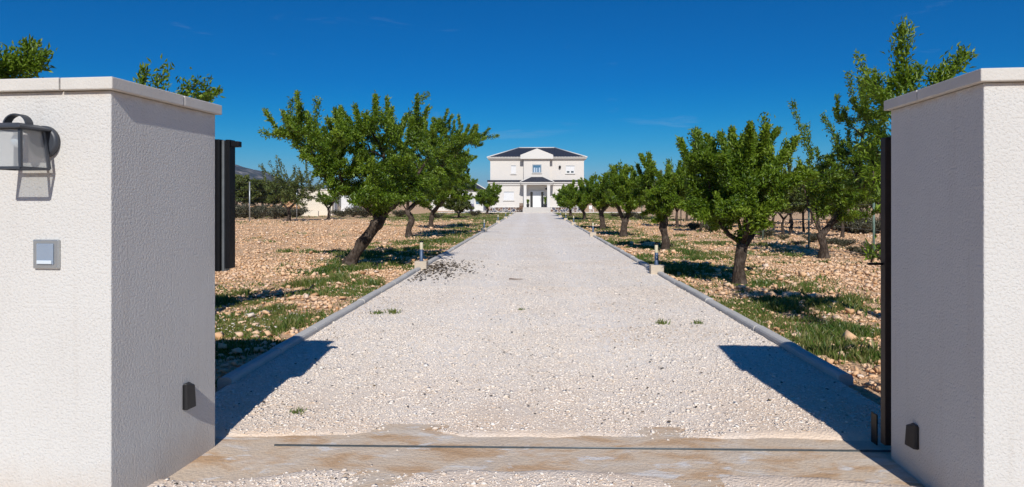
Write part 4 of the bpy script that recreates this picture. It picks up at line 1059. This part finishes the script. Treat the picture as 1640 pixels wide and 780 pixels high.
# terrace
tr = MB().box(-13.5, 0, -.12, 15, 3.6, .06); to = tr.build('terrace', M['terrace_paving'], None, .01); to.location = (HX, 84.45, 0); tag(to, 'pale paved terrace in front of the house', kind='structure')
pv = MB().box(0, 0, -.1, 5.0, 16, .03).build('path', M['terrace_paving']); pv.location = (-11.2, 88.1, 0); tag(pv, 'tan paved path left of the house', kind='structure')

# porch pots
def pot(x, y, z, label, h, seed):
    p = thing('potted_plant', label, 'potted plant', (x, y, z), group='potted plants at the front door')
    MB().lathe([(.14, 0), (.20, .38), (.23, .40), (.23, .45), (.19, .45), (.185, .41)], (0, 0, 0), 16).build('pot', M['terracotta'], p)
    rng = np.random.default_rng(seed); n = 420
    a = rng.uniform(0, 6.28, n); t = rng.random(n)
    pos = np.column_stack([np.cos(a)*.22*t*rng.random(n)**.5, np.sin(a)*.22*t*rng.random(n)**.5, .42+h*t])
    v, f = leaf_arrays(pos, np.tile([0, 0, 1.0], (n, 1)), rng, .2, .07)
    np_mesh('foliage', v, f, 3, M['almond_leaf'], p, np.repeat(rng.random(n), 4))
pot(HX+hx(548), HY-1.6, .72, 'dark potted plant left of the white front door', .55, 81)
pot(HX+hx(690), HY-1.6, .72, 'taller potted plant right of the white front door', .95, 82)
# brown wooden chair on the terrace
ch_ = thing('garden_chair', 'brown wooden chair against the stone base left of the steps', 'chair', (HX+hx(493), HY-.75, .06))
MB().box(-.27, -.27, .40, .27, .25, .45).build('seat', M['wood_brown'], ch_)
bk = MB()
for k in range(5): bk.box(-.25+.105*k, .26, .46, -.17+.105*k, .29, 1.15)
bk.box(-.27, .255, 1.152, .27, .295, 1.22).build('backrest', M['wood_brown'], ch_)
for x in (-.25, .20):
    for y in (-.26, .24): MB().box(x, y, 0, x+.05, y+.05, .398).build('leg', M['wood_brown'], ch_)
for x in (-.30, .25): MB().box(x, -.28, .64, x+.06, .25, .68).box(x+.01, -.27, .452, x+.05, -.22, .638).build('armrest', M['wood_brown'], ch_)
# white plastic chair on the right
wc = thing('plastic_chair', 'white plastic chair on the terrace behind the right trees', 'chair', (on(947, 340, 86).x, 86, .06), .4)
MB().box(-.24, -.24, .40, .24, .24, .44).build('seat', M['canvas_white'], wc, .01)
MB().box(-.24, .20, .46, .24, .24, .90).build('backrest', M['canvas_white'], wc, .02)
for x in (-.23, .18):
    for y in (-.23, .17): MB().box(x, y, 0, x+.05, y+.05, .398).build('leg', M['canvas_white'], wc)

# side building beyond
Y = 101.0; xr = on(778, 300, Y).x; 
an = thing('annex_building', 'low white annex with a dark hipped roof left of the house', 'building', (xr-9.5, Y, 0))
MB().box(0.5, 0, -.1, 9.1, 7, 3.45).build('wall', M['house_trim'], an)
v = [(0, -.5, 3.45+.003), (9.6, -.5, 3.453), (9.6, 7.5, 3.453), (0, 7.5, 3.453), (3.6, 3.5, 5.3), (6.2, 3.5, 5.3)]
ar = MB().add(v, [(0, 1, 5, 4), (1, 2, 5), (2, 3, 4, 5), (3, 0, 4), (3, 2, 1, 0)]).build('roof', M['roof_tile'], an)
rt = MB()
for p, q in ((0, 4), (1, 5), (4, 5)): rt.tube([Vector(v[p])+Vector((0, 0, .03)), Vector(v[q])+Vector((0, 0, .03))], .09, 6)
rt.build('ridge_tiles', M['house_trim'], ar)
MB().box(6.6, -.03, 0, 7.6, -.003, 2.1).build('door', M['shed_grey'], an)
w_ = MB().box(7.9, -.03, 1.1, 8.8, -.003, 2.3).build('window', M['glass_sky_tint'], an)
# parasol
pc = on(742, 308, 82)
pa = thing('parasol', 'white canvas parasol open beside the annex', 'parasol', (pc.x, 82, 0))
MB().lathe([(.28, 0), (.28, .08), (.05, .12), (.05, .3)], (0, 0, 0), 16).build('base', M['shed_grey'], pa)
MB().tube([(0, 0, .1), (0, 0, 2.95)], .035, 8).build('pole', M['black_metal'], pa)
cn = MB(); n8 = 8; rim = [(1.35*math.cos(2*math.pi*k/n8+.2), 1.35*math.sin(2*math.pi*k/n8+.2)) for k in range(n8)]
cn.add([(x, y, 2.35) for x, y in rim]+[(0, 0, 3.0)]+[(x, y, 2.13) for x, y in rim]+[(x*.985, y*.985, 2.345) for x, y in rim]+[(0, 0, 2.985)],
       [(k, (k+1) % n8, 8) for k in range(n8)]+[(k, 9+k, 9+(k+1) % n8, (k+1) % n8) for k in range(n8)]+[(17+(k+1) % n8, 17+k, 25) for k in range(n8)])
cn.build('canopy', M['canvas_white'], pa)
# purple flowering shrub
fl = shrub(65, 900, .13, 1.25, .42, 'purple_bloom', 'flowering_shrub', 'purple and white flowering shrub at the path edge left of the house', None)
p = on(755, 330, 78); fl.location = (p.x, 78, 0)

# ------------------------------------------------------------------ hills
def hills():
    az = np.linspace(R(-62), R(62), 260); dd = np.linspace(0, 1, 26); V = []
    for t in dd:
        for a in az:
            px = 820+F*math.tan(max(min(a, 1.3), -1.3))                     # bearing relative to the drive
            hl = 158*float(sstep(560, 330, px))*(1-.25*float(sstep(330, -200, px)))
            hr = 120*float(sstep(1150, 1420, px))
            base = 26+hl+hr
            ridge = base*(0.82+0.36*float(fbm(a*9+3, 0.3, 1.0, 101, 5)))
            r = 1700+1400*t
            prof = math.sin(min(1, t*1.25)*math.pi/2)**1.3 if t < .8 else 1.0-(t-.8)*1.2
            x = float(fbm(a*40, t*6, 1.0, 105, 5))-.5
            z = ridge*prof + x*ridge*.35*min(1, t*3) - 6
            V.append((r*math.sin(a-PSI), r*math.cos(a-PSI), z))
    V = np.array(V); nx = len(az); i = np.arange(len(V)).reshape(len(dd), nx)
    Fc = np.stack([i[:-1, :-1].ravel(), i[:-1, 1:].ravel(), i[1:, 1:].ravel(), i[1:, :-1].ravel()], 1)
    tag(np_mesh('hills', V, Fc, 4, M['hill'], smooth=True), 'grey limestone hills on the horizon', kind='structure')
hills()

# ------------------------------------------------------------------ light, sky, camera
SUN_EL = R(37.0); SX = 0.065
hd = Vector((-SX, 1, 0)).normalized()
dv = Vector((hd.x*math.cos(SUN_EL), hd.y*math.cos(SUN_EL), -math.sin(SUN_EL)))
sun = bpy.data.lights.new('sun', 'SUN'); sun.energy = 4.3; sun.angle = R(0.53); sun.color = (1.0, 0.955, 0.89)
so = bpy.data.objects.new('sun', sun); COL.objects.link(so); so.rotation_euler = dv.to_track_quat('-Z', 'Y').to_euler(); so.location = (0, -10, 20)
W = bpy.data.worlds.new('World'); SC.world = W; W.use_nodes = True
t = W.node_tree; t.nodes.clear()
out = t.nodes.new('ShaderNodeOutputWorld'); bg = t.nodes.new('ShaderNodeBackground'); sk = t.nodes.new('ShaderNodeTexSky')
sk.sky_type = 'NISHITA'; sk.sun_disc = False; sk.sun_elevation = SUN_EL; sk.sun_rotation = math.atan2(-hd.x, -hd.y)
sk.altitude = 900; sk.air_density = 1.0; sk.dust_density = 0.25; sk.ozone_density = 3.0
hs_ = t.nodes.new('ShaderNodeHueSaturation'); hs_.inputs['Saturation'].default_value = 1.62; hs_.inputs['Value'].default_value = 1.0
mt = t.nodes.new('ShaderNodeMix'); mt.data_type = 'RGBA'; mt.blend_type = 'MULTIPLY'; mt.inputs[0].default_value = 1.0; mt.inputs[7].default_value = (0.85, 0.80, 1.0, 1)   # polarising filter
t.links.new(sk.outputs[0], hs_.inputs['Color']); t.links.new(hs_.outputs[0], mt.inputs[6])
STR = 0.075
se = t.nodes.new('ShaderNodeSeparateColor'); cb = t.nodes.new('ShaderNodeCombineColor'); t.links.new(mt.outputs[2], se.inputs[0])
pw_ = t.nodes.new('ShaderNodeMath'); pw_.operation = 'POWER'; pw_.inputs[1].default_value = 1.8
sc1 = t.nodes.new('ShaderNodeMath'); sc1.operation = 'MULTIPLY'; sc1.inputs[1].default_value = STR
sc2 = t.nodes.new('ShaderNodeMath'); sc2.operation = 'MULTIPLY'; sc2.inputs[1].default_value = 1.3/STR
t.links.new(se.outputs[0], sc1.inputs[0]); t.links.new(sc1.outputs[0], pw_.inputs[0]); t.links.new(pw_.outputs[0], sc2.inputs[0]); t.links.new(sc2.outputs[0], cb.inputs[0])
t.links.new(se.outputs[1], cb.inputs[1]); t.links.new(se.outputs[2], cb.inputs[2])
# faint high cirrus
tc = t.nodes.new('ShaderNodeTexCoord'); mp_ = t.nodes.new('ShaderNodeMapping'); mp_.inputs['Scale'].default_value = (2.2, 2.2, 11.0); mp_.inputs['Rotation'].default_value = (0, R(9), 0)
nz = t.nodes.new('ShaderNodeTexNoise'); nz.inputs['Scale'].default_value = 1.9; nz.inputs['Detail'].default_value = 7; nz.inputs['Roughness'].default_value = 0.62; nz.inputs['Distortion'].default_value = 0.5
rp = t.nodes.new('ShaderNodeValToRGB'); rp.color_ramp.elements[0].position = 0.635; rp.color_ramp.elements[0].color = (0, 0, 0, 1); rp.color_ramp.elements[1].position = 0.80; rp.color_ramp.elements[1].color = (0.20, 0.20, 0.20, 1)
t.links.new(tc.outputs['Generated'], mp_.inputs['Vector']); t.links.new(mp_.outputs[0], nz.inputs['Vector']); t.links.new(nz.outputs['Fac'], rp.inputs['Fac'])
cm = t.nodes.new('ShaderNodeMix'); cm.data_type = 'RGBA'; cm.inputs[7].default_value = (6.5, 8.2, 10.0, 1)
t.links.new(rp.outputs[0], cm.inputs[0]); t.links.new(cb.outputs[0], cm.inputs[6]); t.links.new(cm.outputs[2], bg.inputs['Color'])
bg.inputs['Strength'].default_value = STR; t.links.new(bg.outputs[0], out.inputs[0])

cam = bpy.data.cameras.new('camera'); co = bpy.data.objects.new('camera', cam); COL.objects.link(co)
co.location = (0, 0, EYE); co.rotation_euler = (R(90), 0, PSI)
cam.sensor_fit = 'HORIZONTAL'; cam.sensor_width = 36; cam.lens = 36*F/1640; cam.shift_x = 0.0; cam.shift_y = -(390-HZ)/1640
cam.clip_start = 0.05; cam.clip_end = 20000
SC.camera = co
SC.view_settings.view_transform = 'Standard'; SC.view_settings.look = 'None'; SC.view_settings.exposure = 0.0; SC.view_settings.gamma = 1.0; SC.view_settings.use_curve_mapping = False
SC.cycles.max_bounces = 6; SC.cycles.transparent_max_bounces = 8
SC.cycles.use_denoising = True

# air: far hills fade towards blue
hz_ = NT('haze_air')
pv_ = hz_.n('VolumePrincipled'); pv_.inputs['Color'].default_value = (0.20, 0.50, 1.0, 1); pv_.inputs['Density'].default_value = 0.00008; pv_.inputs['Anisotropy'].default_value = 0.0
hz_.l(pv_.outputs[0], hz_.out.inputs['Volume'])
hzb = MB().box(-9500, -200, -40, 9500, 9500, 320).build('haze', hz_.m); tag(hzb, 'thin blue haze over the far land', kind='stuff')
